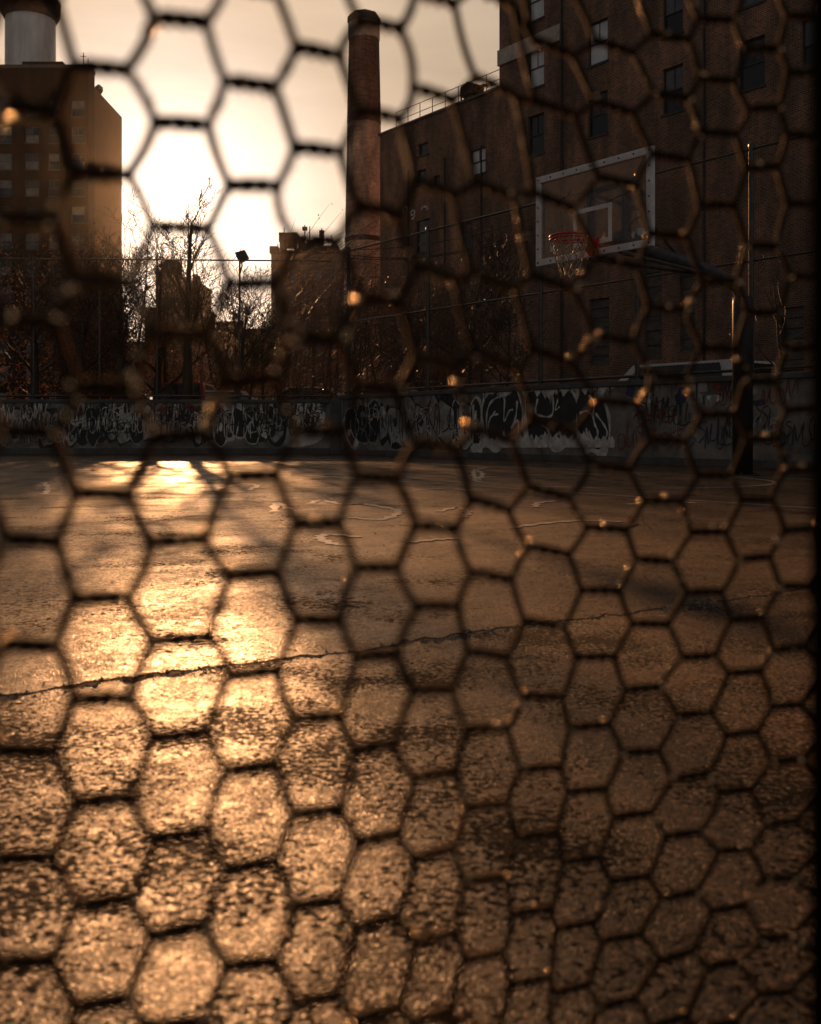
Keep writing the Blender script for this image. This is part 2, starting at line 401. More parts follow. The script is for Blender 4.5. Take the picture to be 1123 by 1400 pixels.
sun = bpy.data.lights.new('sun', 'SUN'); sun.energy = 4.1; sun.angle = R(0.6); sun.color = (1.0, 0.466, 0.185)
so = bpy.data.objects.new('sun', sun); COL.objects.link(so)
so.rotation_euler = SUN_DIR.to_track_quat('Z', 'Y').to_euler(); so.location = (0, 0, 60)

cam = bpy.data.cameras.new('camera'); co = bpy.data.objects.new('camera', cam); COL.objects.link(co)
co.location = (0, 0, CAMH); co.rotation_euler = (R(90), 0, 0)
cam.sensor_width = 36; cam.sensor_fit = 'AUTO'; cam.lens = 36.0 * F / 1400.0
cam.shift_y = -(700 - YH) / 1400.0
cam.clip_start = 0.02; cam.clip_end = 6000
cam.dof.use_dof = True; cam.dof.focus_distance = 15.0; cam.dof.aperture_fstop = 6.2
SC.camera = co
SC.view_settings.view_transform = 'Standard'; SC.view_settings.look = 'None'
SC.view_settings.exposure = 0.3; SC.view_settings.gamma = 1.0

# ------------------------------------------------------------------ ground: two worn slabs with a joint between them
def gpt(x, y): p = at(x, y, F * CAMH / (y - YH)); return p.x, p.y
J0 = gpt(0, 954); J1 = gpt(390, 907); J2 = gpt(700, 866); J3 = gpt(1050, 813)
jd = Vector((J3[0] - J0[0], J3[1] - J0[1])).normalized()
def joint_y(x): return J0[1] + (x - J0[0]) / (J3[0] - J0[0]) * (J3[1] - J0[1])
rj = random.Random(5)
xs = [-60, -20, -8] + [-4 + 0.02 * i for i in range(500)] + [8, 20, 60]
wob = 0.0
edge_far, edge_near = [], []
for x in xs:
    wob = 0.85 * wob + rj.uniform(-0.011, 0.011)
    y = joint_y(x) + wob
    wdt = (0.022 if x < 0.0 else max(0.017, 0.026 - 0.005 * x)) * 1.6 * (0.30 + 0.95 * (0.5 + 0.5 * math.sin(x * 5.1 + math.sin(x * 13))) ** 1.5)
    edge_far.append((x, y + wdt * rj.uniform(0.35, 1.3) + (rj.uniform(0, .035) if rj.random() < .12 else 0)))
    edge_near.append((x, y - wdt * rj.uniform(0.3, 1.4) - (rj.uniform(0, .04) if rj.random() < .14 else 0)))
g = MB()
for i in range(len(xs) - 1):
    (xa, ya), (xb, yb) = edge_far[i], edge_far[i + 1]
    g.quad([(xa, ya, 0), (xb, yb, 0), (xb, 60, 0), (xa, 60, 0)])
    g.quad([(xa, ya, -0.05), (xb, yb, -0.05), (xb, yb, 0), (xa, ya, 0)])
struct(g.build('court_ground', 'court_far'))
g = MB()
for i in range(len(xs) - 1):
    (xa, ya), (xb, yb) = edge_near[i], edge_near[i + 1]
    g.quad([(xa, -60, 0), (xb, -60, 0), (xb, yb, 0), (xa, ya, 0)])
    g.quad([(xb, yb, -0.05), (xa, ya, -0.05), (xa, ya, 0), (xb, yb, 0)])
struct(g.build('court_pavement', 'court_near'))
g = MB()
for i in range(len(xs) - 1):
    g.quad([(xs[i], joint_y(xs[i]) - 0.2, -0.002), (xs[i + 1], joint_y(xs[i + 1]) - 0.2, -0.002), (xs[i + 1], joint_y(xs[i + 1]) + 0.2, -0.002), (xs[i], joint_y(xs[i]) + 0.2, -0.002)])
struct(g.build('joint_gap_ground', 'crack_dirt'))

def pebble(mb, x, y, z, r, rr):
    i = len(mb.v)
    c = [(x + r * rr.uniform(.7, 1.2), y, z), (x - r * rr.uniform(.7, 1.2), y, z), (x, y + r * rr.uniform(.7, 1.2), z), (x, y - r * rr.uniform(.7, 1.2), z), (x + r * rr.uniform(-.3, .3), y + r * rr.uniform(-.3, .3), z + r * rr.uniform(.5, 1.0)), (x, y, z - r * .4)]
    mb.v += c
    for t in ((0, 2, 4), (2, 1, 4), (1, 3, 4), (3, 0, 4), (2, 0, 5), (1, 2, 5), (3, 1, 5), (0, 3, 5)):
        mb.f.append(tuple(i + k for k in t)); mb.m.append(0)
mb = MB(); rr = random.Random(63)
for x_ in (-0.75, -0.42, -0.18, 0.05, 0.22, 0.5, 0.95, 1.5):     # side cracks breaking off the joint
    p_ = Vector((x_, joint_y(x_), 0)); a_ = rr.choice([.25, .5, 2.7, 3.3, -.4, 3.9]); pts_ = [p_]
    for q in range(rr.randint(8, 16)):
        a_ += rr.gauss(0, .45); p_ = p_ + Vector((math.cos(a_), math.sin(a_), 0)) * rr.uniform(.01, .035); pts_.append(p_)
    n_ = len(pts_)
    for i in range(n_ - 1):
        w_ = rr.uniform(.002, .006) * (1 - i / n_); d_ = (pts_[i + 1] - pts_[i]).normalized(); nn_ = Vector((-d_.y, d_.x, 0)) * w_
        mb.quad([pts_[i] - nn_ + Vector((0, 0, .0025)), pts_[i + 1] - nn_ + Vector((0, 0, .0025)), pts_[i + 1] + nn_ + Vector((0, 0, .0025)), pts_[i] + nn_ + Vector((0, 0, .0025))])
struct(mb.build('side_crack_ground', 'crack_dirt'))
rr = random.Random(8); mb = MB()
for k in range(900):                                      # broken bits lying in and along the joint
    x = rr.uniform(-2.6, 3.2); y = joint_y(x) + rr.gauss(0, 0.022)
    dz = -0.002 if abs(y - joint_y(x)) < 0.03 else -0.001
    pebble(mb, x, y, dz, rr.uniform(0.003, 0.009), rr)
for k in range(500):                                      # grit on the far court
    z = 4 + 16 * rr.random() ** 1.5; x = rr.uniform(-0.45, 0.45) * z
    pebble(mb, x, z, -0.001, rr.uniform(0.003, 0.008), rr)
tag(mb.build('gravel', 'rubble'), 'loose grit and broken crumbs scattered along the joint of the worn court', 'gravel', kind='stuff')

def ribbon(mb, pts, w, z, mi=0):
    """flat strip lying on the ground"""
    P = [Vector((p[0], p[1], 0)) for p in pts]
    for i in range(len(P) - 1):
        d = (P[i + 1] - P[i]); n_ = Vector((-d.y, d.x, 0)).normalized()
        d0 = P[i] - P[max(i - 1, 0)]; n0 = Vector((-d0.y, d0.x, 0)); n0 = n0.normalized() if n0.length > 1e-6 else n_
        wa = w[i] if hasattr(w, '__len__') else w; wb = w[i + 1] if hasattr(w, '__len__') else w
        mb.quad([(*(P[i] - n0 * wa).xy, z), (*(P[i + 1] - n_ * wb).xy, z), (*(P[i + 1] + n_ * wb).xy, z), (*(P[i] + n0 * wa).xy, z)], mi)
# wriggling sealed cracks and worn paint scribbles on the far court (pixels of the photo laid on the ground plane)
mb = MB()
for pts in ([(480, 708), (520, 711), (543, 703), (540, 697), (500, 690), (478, 690)],
            [(478, 746), (455, 744), (438, 736), (450, 731), (492, 735)],
            [(655, 657), (648, 650), (650, 643), (664, 640)], [(650, 642), (660, 648), (654, 656)],
            [(395, 696), (378, 688), (376, 700)], [(733, 694), (736, 688), (762, 685)],
            [(575, 670), (615, 668), (640, 671)], [(60, 660), (66, 668), (62, 676)], [(700, 722), (745, 716), (800, 712), (850, 714)], [(560, 742), (600, 738), (628, 737)], [(860, 690), (905, 684), (950, 688)], [(300, 668), (330, 662), (352, 664), (340, 670)], [(600, 700), (625, 694), (640, 700), (632, 708)],
            [(425, 689), (440, 684), (470, 690), (520, 688)]):
    q = spline([(*gpt(*p), 0) for p in pts], 8)
    ribbon(mb, q, [0.030 + 0.016 * math.sin(i * 1.7) for i in range(len(q))], 0.004)
struct(mb.build('worn_paint_marks_ground', 'court_paint'))
mb = MB(); rr = random.Random(21)
for k in range(22):
    z = rr.uniform(5.5, 17); x = rr.uniform(-0.36, 0.42) * z
    a = rr.gauss(0.15, 0.5); pts = [(x, z, 0)]
    for q in range(rr.randint(3, 7)):
        a += rr.gauss(0, 0.5); l = rr.uniform(0.12, 0.4)
        pts.append((pts[-1][0] + l * math.cos(a), pts[-1][1] + l * math.sin(a), 0))
    q = spline(pts, 6); ww = rr.uniform(0.004, 0.010)
    ribbon(mb, q, [ww * (0.6 + 0.6 * rr.random()) for _ in q], 0.0045)
struct(mb.build('sealed_cracks_ground', 'tar_seal'))
# faded court lines, painted parallel to the long wall
mb = MB()
for off, a0, a1 in ((3.2, -6, 12), (7.6, -7, 11)):
    base = Vector((5.48, 17.5, 0)) - DN * off
    ribbon(mb, [base + DX * (-a1), base + DX * (-a0)], 0.028, 0.0035)
ribbon(mb, [Vector((2.18, 12.3, 0)) + DN * 0.5 + Vector((1.8 * math.cos(t * 0.1), 1.8 * math.sin(t * 0.1), 0)) for t in range(64)], 0.025, 0.0030)
struct(mb.build('court_line_ground', 'court_paint'))

# ------------------------------------------------------------------ the two graffiti walls round the court, the raised street behind
WF = Frame((5.48, 17.5, 0))                               # right wall plane
HR, HL = 1.46, 1.36
def s_at(px, fr): return fr.uv(px, YH)[0]
UC = s_at(463, WF)                                        # corner
corner = WF.world(UC, 0, 0)
URIGHT = 15.0
LX = Vector((1, 0.02, 0)).normalized(); LN = Vector((-0.02, 1, 0)).normalized()
LLEN = 40.0
STREET = 0.55
far = 2500
g = MB()
pl = corner - LX * LLEN; pr = WF.world(URIGHT, 0, 0)
a = corner + Vector((0, 0.35, 0)) ; b_ = pl + Vector((0, 0.35, 0)); c_ = pr + DN * 0.35
for poly in ([(b_.x, b_.y), (a.x, a.y), (a.x + 100, far), (b_.x - 1500, far)], [(a.x, a.y), (c_.x, c_.y), (c_.x + 1500, far), (a.x + 100, far)],
             [(b_.x - 1500, b_.y), (b_.x, b_.y), (b_.x - 1500, far)], [(c_.x, c_.y), (c_.x + 1500, c_.y), (c_.x + 1500, far)]):
    g.quad([(x, y, STREET) for x, y in poly])
struct(g.build('street', 'street_asphalt'))

def gribbon(mb, pts, w, y, mi):
    """flat painted stroke on a wall (local x, z), standing y in front of it"""
    P = [Vector((p[0], p[1])) for p in pts]
    n_ = len(P)
    nor = []
    for i in range(n_):
        d = P[min(i + 1, n_ - 1)] - P[max(i - 1, 0)]
        d = d.normalized() if d.length > 1e-6 else Vector((1, 0))
        nor.append(Vector((-d.y, d.x)))
    for i in range(n_ - 1):
        a_, b2 = P[i], P[i + 1]; wa = w * (0.75 + 0.25 * math.sin(i)); wb = w * (0.75 + 0.25 * math.sin(i + 1))
        q = [a_ - nor[i] * wa, b2 - nor[i + 1] * wb, b2 + nor[i + 1] * wb, a_ + nor[i] * wa]
        mb.quad([(v.x, y, v.y) for v in q], mi)

def blob(rg, cx, cz, w, h, k=9, j=0.22):
    pts = []
    for i in range(k):
        t = 2 * math.pi * i / k + rg.uniform(-0.15, 0.15)
        c, s_ = math.cos(t), math.sin(t)
        q = (abs(c) ** 3 + abs(s_) ** 3) ** (-1 / 3)
        rad = q * (1 + rg.uniform(-j, j))
        pts.append((cx + w / 2 * rad * c, cz + h / 2 * rad * s_, 0))
    return [(p.x, p.y) for p in spline(pts, 5, True)]

GM = ['paint_black', 'paint_white', 'paint_grey', 'paint_red', 'paint_blue']
def fill(mb, poly, y, mi): mb.quad([(p[0], y, p[1]) for p in poly], mi)
def letter(mb, rg, x, z, w, h, body, line, level=0.004):
    e = level
    po = blob(rg, x, z, w * 1.22, h * 1.14); fill(mb, po, -e, line)
    po = blob(rg, x, z, w, h); fill(mb, po, -e - 0.004, body)
    gribbon(mb, po + [po[0]], 0.018, -e - 0.008, line)
    for q in range(rg.randint(1, 3)):                       # inner strokes and counters
        a0 = rg.uniform(-.3, .3) * w; a1 = rg.uniform(-.3, .3) * w
        st = spline([(x + a0, z + h * rg.uniform(.2, .42), 0), (x + a0 + rg.uniform(-.15, .15) * w, z + rg.uniform(-.1, .15) * h, 0), (x + a1, z - h * rg.uniform(.2, .42), 0)], 6)
        gribbon(mb, st, rg.uniform(.010, .022), -e - 0.012, line)
    if rg.random() < .6:
        st = blob(rg, x + rg.uniform(-.15, .15) * w, z + rg.uniform(-.2, .2) * h, w * .25, h * .22, 7); fill(mb, st, -e - 0.013, line)
def scrawl(mb, rg, x0, x1, z, h, mi, e, wd=0.016):
    x = x0
    while x < x1:                                          # one hooked or looped stroke after another, like a hand signature
        w_ = rg.uniform(.08, .2); k = rg.randint(0, 3); zz = z + rg.uniform(-.08, .08); hh = h * rg.uniform(.5, 1.0)
        if k == 0: pts = [(x, zz + hh / 2), (x - .02, zz - hh / 2), (x + w_, zz - hh * .45), (x + w_ * 1.1, zz)]
        elif k == 1: pts = [(x + w_ * (.5 + .5 * math.cos(t * .8)), zz + hh * .45 * math.sin(t * .8)) for t in range(9)]
        elif k == 2: pts = [(x + w_, zz + hh * .45), (x, zz + hh * .3), (x + w_, zz - hh * .05), (x + w_ * .1, zz - hh * .5)]
        else: pts = [(x, zz - hh / 2), (x + w_ * .3, zz + hh / 2), (x + w_ * .6, zz - hh * .3), (x + w_ * 1.1, zz + hh * .5)]
        gribbon(mb, spline([(a + rg.uniform(-.015, .015), b, 0) for a, b in pts], 5), wd, -e, mi)
        x += w_ * rg.uniform(.8, 1.3)

# right wall
wt = empty('graffiti_wall', WF.p, ROT)
tag(wt, 'long low plastered court wall with bold black letters edged in white, behind the hoop', 'wall')
mb = MB(); mb.box((UC, 0, -0.1), (URIGHT, 0.32, HR)); mb.build('wall_face', 'wall_plaster', wt)
mb = MB(); mb.box((UC - 0.03, -0.05, HR), (URIGHT, 0.37, HR + 0.10)); mb.build('cap', 'wall_cap', wt, bevel=0.012)
mb = MB(); mb.box((UC + 0.03, -0.035, -0.1), (URIGHT, -0.003, 0.13)); mb.build('plinth', 'wall_cap', wt, bevel=0.01)
mb = MB(); rg = random.Random(3)
def U(px): return WF.uv(px, 575)[0]
def UV(x, y): return WF.uv(x, y)
# the big black piece
for pxs, ys in (((662, 690), (533, 607)), ((690, 712), (535, 600)), ((722, 752), (531, 606)), ((752, 786), (532, 606)), ((790, 812), (530, 596)), ((800, 830), (545, 617))):
    u0, z1 = UV(pxs[0], ys[0]); u1, z0 = UV(pxs[1], ys[1])
    xc, zc = (u0 + u1) / 2, (z0 + z1) / 2
    fill(mb, blob(rg, xc, zc, (u1 - u0) * 1.35, (z1 - z0) * 1.18, 11, .13), -0.004, 1)
for pxs, ys in (((662, 690), (533, 607)), ((690, 712), (535, 600)), ((722, 752), (531, 606)), ((752, 786), (532, 606)), ((790, 812), (530, 596)), ((800, 830), (545, 617))):
    u0, z1 = UV(pxs[0], ys[0]); u1, z0 = UV(pxs[1], ys[1])
    xc, zc = (u0 + u1) / 2, (z0 + z1) / 2
    fill(mb, blob(rg, xc, zc, (u1 - u0) * 1.08, (z1 - z0) * 0.96, 11, .10), -0.008 - 0.0005 * rg.random(), 0)
for st, wd in (([(668, 600), (666, 570), (672, 550), (688, 540), (698, 538)], .030), ([(678, 562), (670, 575), (668, 585), (672, 570), (682, 566)], .025),
           ([(691, 545), (690, 575), (697, 562), (702, 560)], .025), ([(708, 548), (706, 570), (700, 585), (709, 575), (709, 595)], .03),
           ([(736, 545), (733, 562), (738, 568), (755, 568), (757, 545), (753, 536)], .028), ([(728, 604), (727, 595), (733, 606), (742, 596), (750, 606), (765, 592), (768, 606)], .03),
           ([(765, 590), (775, 604), (788, 606)], .035), ([(793, 565), (803, 562), (811, 566), (813, 550), (806, 540)], .03),
           ([(811, 566), (814, 580), (818, 590), (816, 602), (806, 600), (802, 585)], .03), ([(815, 565), (826, 580), (831, 592), (826, 606)], .028),
           ([(741, 580), (750, 588), (752, 600)], .022), ([(764, 545), (760, 560), (766, 556)], .02)):
    gribbon(mb, [(p.x, p.y) for p in spline([(*UV(x, y), 0) for x, y in st], 7)], wd, -0.0125, 1)
for px in range(664, 838, 9):                             # ragged white spikes under and over the piece
    for top in (True, False):
        y0 = 531 if top else 603
        y1 = y0 + (rg.uniform(4, 15) if top else -rg.uniform(4, 18))
        a_, b2, c2 = UV(px - 5, y0), UV(px + 5 + rg.uniform(-1, 3), y0), UV(px + rg.uniform(-3, 3), y1)
        d2 = UV(px - 5, y0 + (-3 if top else 9)); e2 = UV(px + 6, y0 + (-3 if top else 9))
        fill(mb, [d2, e2, b2, c2, a_], -0.0115 - 0.0004 * rg.random(), 1)
mb.build('black_letter_graffiti', GM, wt, zlim=HR)['label'] = 'big black letters with ragged white edges'
mb = MB(); rg = random.Random(9)
px = 472                                                  # crowded throw-ups left of the big piece
while px < 650:
    wpx = rg.uniform(13, 24); u0, u1 = U(px), U(px + wpx)
    body, line = rg.choice([(2, 0), (1, 0), (0, 1), (2, 0), (0, 2), (1, 0)])
    letter(mb, rg, (u0 + u1) / 2, rg.uniform(.66, .85), (u1 - u0), rg.uniform(.8, 1.15), body, line, 0.004 + 0.0006 * rg.random())
    px += wpx * .8
for k in range(16):
    u0 = rg.uniform(U(475), U(640)); scrawl(mb, rg, u0, u0 + rg.uniform(.3, .9), rg.uniform(.4, 1.3), .4, rg.choice([0, 0, 1, 1, 3]), 0.022, .013)
mb.build('throw_up_graffiti', GM, wt, zlim=HR)['label'] = 'crowded grey and white bubble letters'
mb = MB(); rg = random.Random(14)
for k in range(22):                                       # thin tags on the bare right part
    u0 = rg.uniform(U(845), U(1110)); scrawl(mb, rg, u0, u0 + rg.uniform(.25, .8), rg.uniform(.45, 1.35), .45, rg.choice([0, 0, 0, 3, 4, 2]), 0.008 + .0003 * k, .012)
for k in range(20):
    u0 = rg.uniform(U(850), U(1110)); fill(mb, blob(rg, u0, rg.uniform(1.05, 1.42), rg.uniform(.12, .35), rg.uniform(.1, .25)), -0.004 - .00015 * k, rg.choice([3, 4, 2, 1, 0, 2]))
mb.build('tag_graffiti', GM, wt, zlim=HR)['label'] = 'thin scribbled tags on bare plaster'

# left wall
wl = empty('graffiti_wall', corner, math.atan2(LX.y, LX.x))
tag(wl, 'low far court wall below the bare trees, packed with grey and black bubble letters', 'wall')
mb = MB(); mb.box((-LLEN, 0, -0.1), (-0.2, 0.32, HL)); mb.build('wall_face', 'wall_plaster', wl)
mb = MB(); mb.box((-LLEN, -0.05, HL), (-0.23, 0.37, HL + 0.09)); mb.build('cap', 'wall_cap', wl, bevel=0.012)
mb = MB(); mb.box((-LLEN, -0.035, -0.1), (-0.23, -0.003, 0.16)); mb.build('plinth', 'wall_cap', wl, bevel=0.01)
mb = MB(); mb.box((-0.2, -0.12, -0.1), (0.18, -0.003, HR + 0.02)); mb.box((-0.195, 0.0, -0.1), (-0.03, 0.5, HR + 0.02)); mb.build('corner_pilaster', 'wall_cap', wl, bevel=0.01)
mb = MB(); rg = random.Random(31)
def UL(px): return (px - 463) / F * corner.y
for (p0, p1, mode) in ((-60, 80, 'tags'), (82, 196, 'tags'), (196, 285, 'mix'), (292, 380, 'bubble'), (385, 442, 'patch')):
    if mode == 'patch':
        a_, b2 = UL(p0), UL(p1)
        q = [(x, z) for x, z in [(p.x, p.y) for p in spline([(a_, .3, 0), (a_, 1.3, 0), ((a_ + b2) / 2, 1.36, 0), (b2, 1.32, 0), (b2 + .03, .5, 0), ((a_ + b2) / 2 + .1, .22, 0)], 6, True)]]
        fill(mb, q, -0.004, 1)
        for k in range(6): fill(mb, blob(rg, rg.uniform(a_ + .1, b2 - .1), rg.uniform(.45, 1.2), rg.uniform(.12, .3), rg.uniform(.1, .35)), -0.008 - .0002 * k, rg.choice([0, 0, 3, 2]))
        for k in range(6):
            u0 = rg.uniform(a_, b2 - .4); scrawl(mb, rg, u0, u0 + .5, rg.uniform(.4, 1.2), .4, 0, 0.013, .016)
        continue
    px = p0
    while px < p1:
        wpx = rg.uniform(12, 24)
        body, line = rg.choice({'tags': [(2, 0), (2, 0), (0, 2)], 'mix': [(2, 0), (1, 0), (0, 2)], 'bubble': [(1, 0), (0, 1), (2, 0), (1, 0)]}[mode])
        letter(mb, rg, UL(px + wpx / 2), rg.uniform(.7, .86), wpx / F * corner.y, rg.uniform(.65, 1.0), body, line, 0.004 + 0.0006 * rg.random())
        px += wpx * .82
    for k in range(10):
        u0 = rg.uniform(UL(p0), UL(p1 - 10)); scrawl(mb, rg, u0, u0 + rg.uniform(.4, 1.2), rg.uniform(.5, 1.15), .5, rg.choice([0, 0, 0, 2, 1]), 0.022, .018)
for k in range(7): fill(mb, blob(rg, rg.uniform(UL(210), UL(300)), rg.uniform(1.15, 1.32), .16, .1), -0.026, 3)
mb.build('bubble_letter_graffiti', GM, wl, zlim=HL)['label'] = 'grey and black bubble letters over older tags'

for par_, lo_, hi_, H_, sd_ in ((wt, UC + .1, 7.0, HR, 71), (wl, -13.0, -.3, HL, 72)):
    mb = MB(); rg = random.Random(sd_)
    for k in range(90):                                   # dirty runs below the coping
        x_ = rg.uniform(lo_, hi_); l_ = rg.uniform(.08, .3) if rg.random() < .7 else rg.uniform(.3, 1.0); w_ = rg.uniform(.006, .028)
        mb.quad([(x_ - w_, -.030, H_ - .004), (x_ + w_, -.030, H_ - .004), (x_ + w_ * .5, -.030, H_ - l_ * .6), (x_ + w_ * .1, -.030, H_ - l_), (x_ - w_ * .4, -.030, H_ - l_ * .7)])
    mb.build('water_stains', 'water_stain', par_)
# ------------------------------------------------------------------ tall fences standing on the walls
FT = 5.45
cf = empty('chain_link_fence', WF.p, ROT)
tag(cf, 'tall diamond mesh fence on steel posts standing on the long graffiti wall', 'fence')
posts = [468, 576, 730, 862, 1018]
for px in posts:
    u = s_at(px, WF)
    mb = MB(); mb.tube([(u, 0.2, HR + 0.1), (u, 0.2, FT)], 0.048, 10); mb.lathe((u, 0.2, FT), [(0.055, 0), (0.055, 0.03), (0.02, 0.07)], 10)
    mb.build('post', 'fence_steel', cf, smooth=False)
for u in (4.2, 9.0, 13.6):
    mb = MB(); mb.tube([(u, 0.2, HR + 0.1), (u, 0.2, FT)], 0.048, 10); mb.build('post', 'fence_steel', cf)
for z, rd in ((FT - 0.05, 0.026), (HR + 0.19, 0.028), (3.5, 0.022)):
    mb = MB(); mb.tube([(UC, 0.2, z), (URIGHT - 0.5, 0.2, z)], rd, 8); mb.build('rail', 'fence_steel', cf)
mb = MB(); z0, z1 = HR + 0.2, FT - 0.06; hh = z1 - z0; step = 0.085
u = UC - hh
while u < URIGHT - 0.5:
    for sgn in (1, -1):
        a_ = [u, z0] if sgn > 0 else [u, z1]; b2 = [u + hh, z1] if sgn > 0 else [u + hh, z0]
        lo = max(0, (UC - u)) ; hi = min(hh, URIGHT - 0.5 - u)
        if hi > lo:
            p = (u + lo, 0.2 + 0.002 * sgn, a_[1] + sgn * lo); q = (u + hi, 0.2 + 0.002 * sgn, a_[1] + sgn * hi)
            mb.tube([p, q], 0.0022, 3, cap=False)
    u += step
mb.build('diamond_mesh', 'fence_steel', cf)

ff = empty('rail_fence', corner, math.atan2(LX.y, LX.x))
tag(ff, 'open steel fence of thin posts and a top rail along the far wall', 'fence')
for px in (-60, 46, 136, 214, 327):
    u = UL(px); mb = MB(); mb.tube([(u, 0.18, HL + 0.09), (u, 0.18, 5.3)], 0.026, 8); mb.build('post', 'fence_steel', ff)
for z, rd in ((5.27, 0.021), (HL + 0.19, 0.026)):
    mb = MB(); mb.tube([(-LLEN, 0.18, z + (0.05 if z > 3 else 0)), (-0.2, 0.18, z - (0.1 if z > 3 else 0))], rd, 8); mb.build('rail', 'fence_steel', ff)

fl = empty('floodlight', corner + LX * UL(330) + LN * 0.1 + Vector((0, 0, 5.25)))
tag(fl, 'small dark floodlight fixed to the top rail of the far fence', 'floodlight')
mb = MB(); mb.prism([(-.16, .10), (.10, .18), (.20, -.02), (-.02, -.16), (-.10, -.05)], 'y', -0.13, 0.13); mb.build('lamp_head', 'dark_steel', fl, bevel=0.01)
mb = MB(); mb.tube([(0, 0, -.1), (.02, 0, -.22), (-.04, .05, -.42)], 0.022, 6); mb.build('bracket', 'dark_steel', fl)

# sagging cables strung from the corner towards the warehouse
for k, (y0, y1, sag) in enumerate(((341, 300, .25), (347, 312, .4), (352, 322, .3))):
    a_ = at(469, y0, 27.4); b2 = at(760, y1 - 12, 23.0)
    pts = [a_.lerp(b2, t / 16) - Vector((0, 0, sag * 4 * (t / 16) * (1 - t / 16))) for t in range(17)]
    mb = MB(); mb.tube(pts, 0.012, 5); o = mb.build('cable', 'dark_steel')
    tag(o, ('topmost', 'middle', 'lowest')[k] + ' of the three thin dark cables sagging right from the corner post', 'cable', 'cables strung from the corner post')

# ------------------------------------------------------------------ basketball hoop
PB = at(1015.5, 650, 14.0); PB.z = 0
bh = empty('basketball_hoop', PB, ROT)
tag(bh, 'basketball hoop with clear white framed board and red rim on a thick dark pole', 'basketball hoop')
mb = MB(); mb.lathe((0, 0, 0), [(0.136, 0), (0.136, 2.36), (0.128, 2.44)], 28); mb.build('pole', 'pole_paint', bh, smooth=False)
for p in bh.children[0].data.polygons: p.use_smooth = len(p.vertices) == 4
mb = MB(); mb.lathe((0, 0, 0.0), [(0.22, 0), (0.22, 0.018)], 24)
for k in range(6): mb.lathe((0.185 * math.cos(k * 1.047), 0.185 * math.sin(k * 1.047), 0.018), [(0.016, 0), (0.016, 0.03)], 6)
mb.build('base_plate', 'pole_paint', bh)
arm = spline([(0, 0.0, 2.25), (0, -0.05, 2.48), (0, -0.22, 2.60), (0, -0.9, 2.75), (0, -1.9, 2.86), (0, -2.72, 2.95)], 8)
mb = MB(); mb.tube(arm, 0.085, 14); mb.build('arm', 'arm_paint', bh, smooth=True)
mb = MB()
for sx in (-1, 1):
    mb.tube([(sx * 0.05, -0.95, 2.68), (sx * 0.26, -2.78, 2.72)], 0.024, 8); mb.tube([(sx * 0.05, -1.5, 2.88), (sx * 0.26, -2.78, 3.5)], 0.022, 8)
mb.build('brace', 'arm_paint', bh)
mb = MB(); mb.box((-0.30, -2.80, 2.74), (0.30, -2.755, 2.80)); mb.box((-0.30, -2.80, 3.50), (0.30, -2.755, 3.56)); mb.box((-0.30, -2.80, 2.801), (-0.25, -2.755, 3.499)); mb.box((0.25, -2.80, 2.801), (0.30, -2.755, 3.499))
mb.build('back_bracket', 'pole_paint', bh)
# backboard
BCX, BW, BHt, BY = -0.072, 1.885, 1.14, -2.86
BZ = 3.284
bb = None
x0, x1, z0, z1 = BCX - .07 - BW / 2, BCX - .07 + BW / 2, BZ - BHt / 2, BZ + BHt / 2
mb = MB(); bd = 0.085; dp = 0.055
mb.box((x0, BY, z1 - bd), (x1, BY + dp, z1)); mb.box((x0, BY, z0), (x1, BY + dp, z0 + bd))
mb.box((x0, BY, z0 + bd), (x0 + bd, BY + dp, z1 - bd)); mb.box((x1 - bd, BY, z0 + bd), (x1, BY + dp, z1 - bd))
bf = mb.build('backboard_frame', 'board_white', bh, bevel=0.006)
for t in range(9):
    xx = x0 + bd / 2 + (BW - bd) * t / 8
    for zz in (z0 + bd / 2, z1 - bd / 2):
        mb = MB(); mb.tube([(xx, BY - 0.008, zz), (xx, BY + 0.002, zz)], 0.011, 8); mb.build('bolt', 'bolt_dark', bf)
for t in range(1, 6):
    zz = z0 + bd / 2 + (BHt - bd) * t / 6
    for xx in (x0 + bd / 2, x1 - bd / 2):
        mb = MB(); mb.tube([(xx, BY - 0.008, zz), (xx, BY + 0.002, zz)], 0.011, 8); mb.build('bolt', 'bolt_dark', bf)
mb = MB(); mb.box((x0 + bd + 0.001, BY + 0.022, z0 + bd + 0.001), (x1 - bd - 0.001, BY + 0.034, z1 - bd - 0.001)); gp = mb.build('clear_panel', 'dusty_acrylic', bh)
gp['label'] = 'scratched dusty see-through panel'
tw, th, tb = 0.62, 0.46, 0.052; tz0 = 2.86; txc = BCX - 0.055
mb = MB()
for a_, b2 in (((txc - tw / 2, tz0), (txc + tw / 2, tz0 + tb)), ((txc - tw / 2, tz0 + th - tb), (txc + tw / 2, tz0 + th)), ((txc - tw / 2, tz0 + tb), (txc - tw / 2 + tb, tz0 + th - tb)), ((txc + tw / 2 - tb, tz0 + tb), (txc + tw / 2, tz0 + th - tb))):
    mb.box((a_[0], BY + 0.012, a_[1]), (b2[0], BY + 0.020, b2[1]))
mb.build('target_square', 'board_white', bh)
rg = random.Random(4)
for (sx, sz, ww, hh, mi) in ((0.70, 2.90, .13, .09, 0), (0.58, 2.88, .05, .07, 1), (-0.74, 2.93, .07, .12, 1)):
    mb = MB(); fill(mb, blob(rg, BCX + sx, sz, ww, hh), BY + 0.016, 0); mb.build('sticker', ['sticker', 'paint_white'][mi], gp)
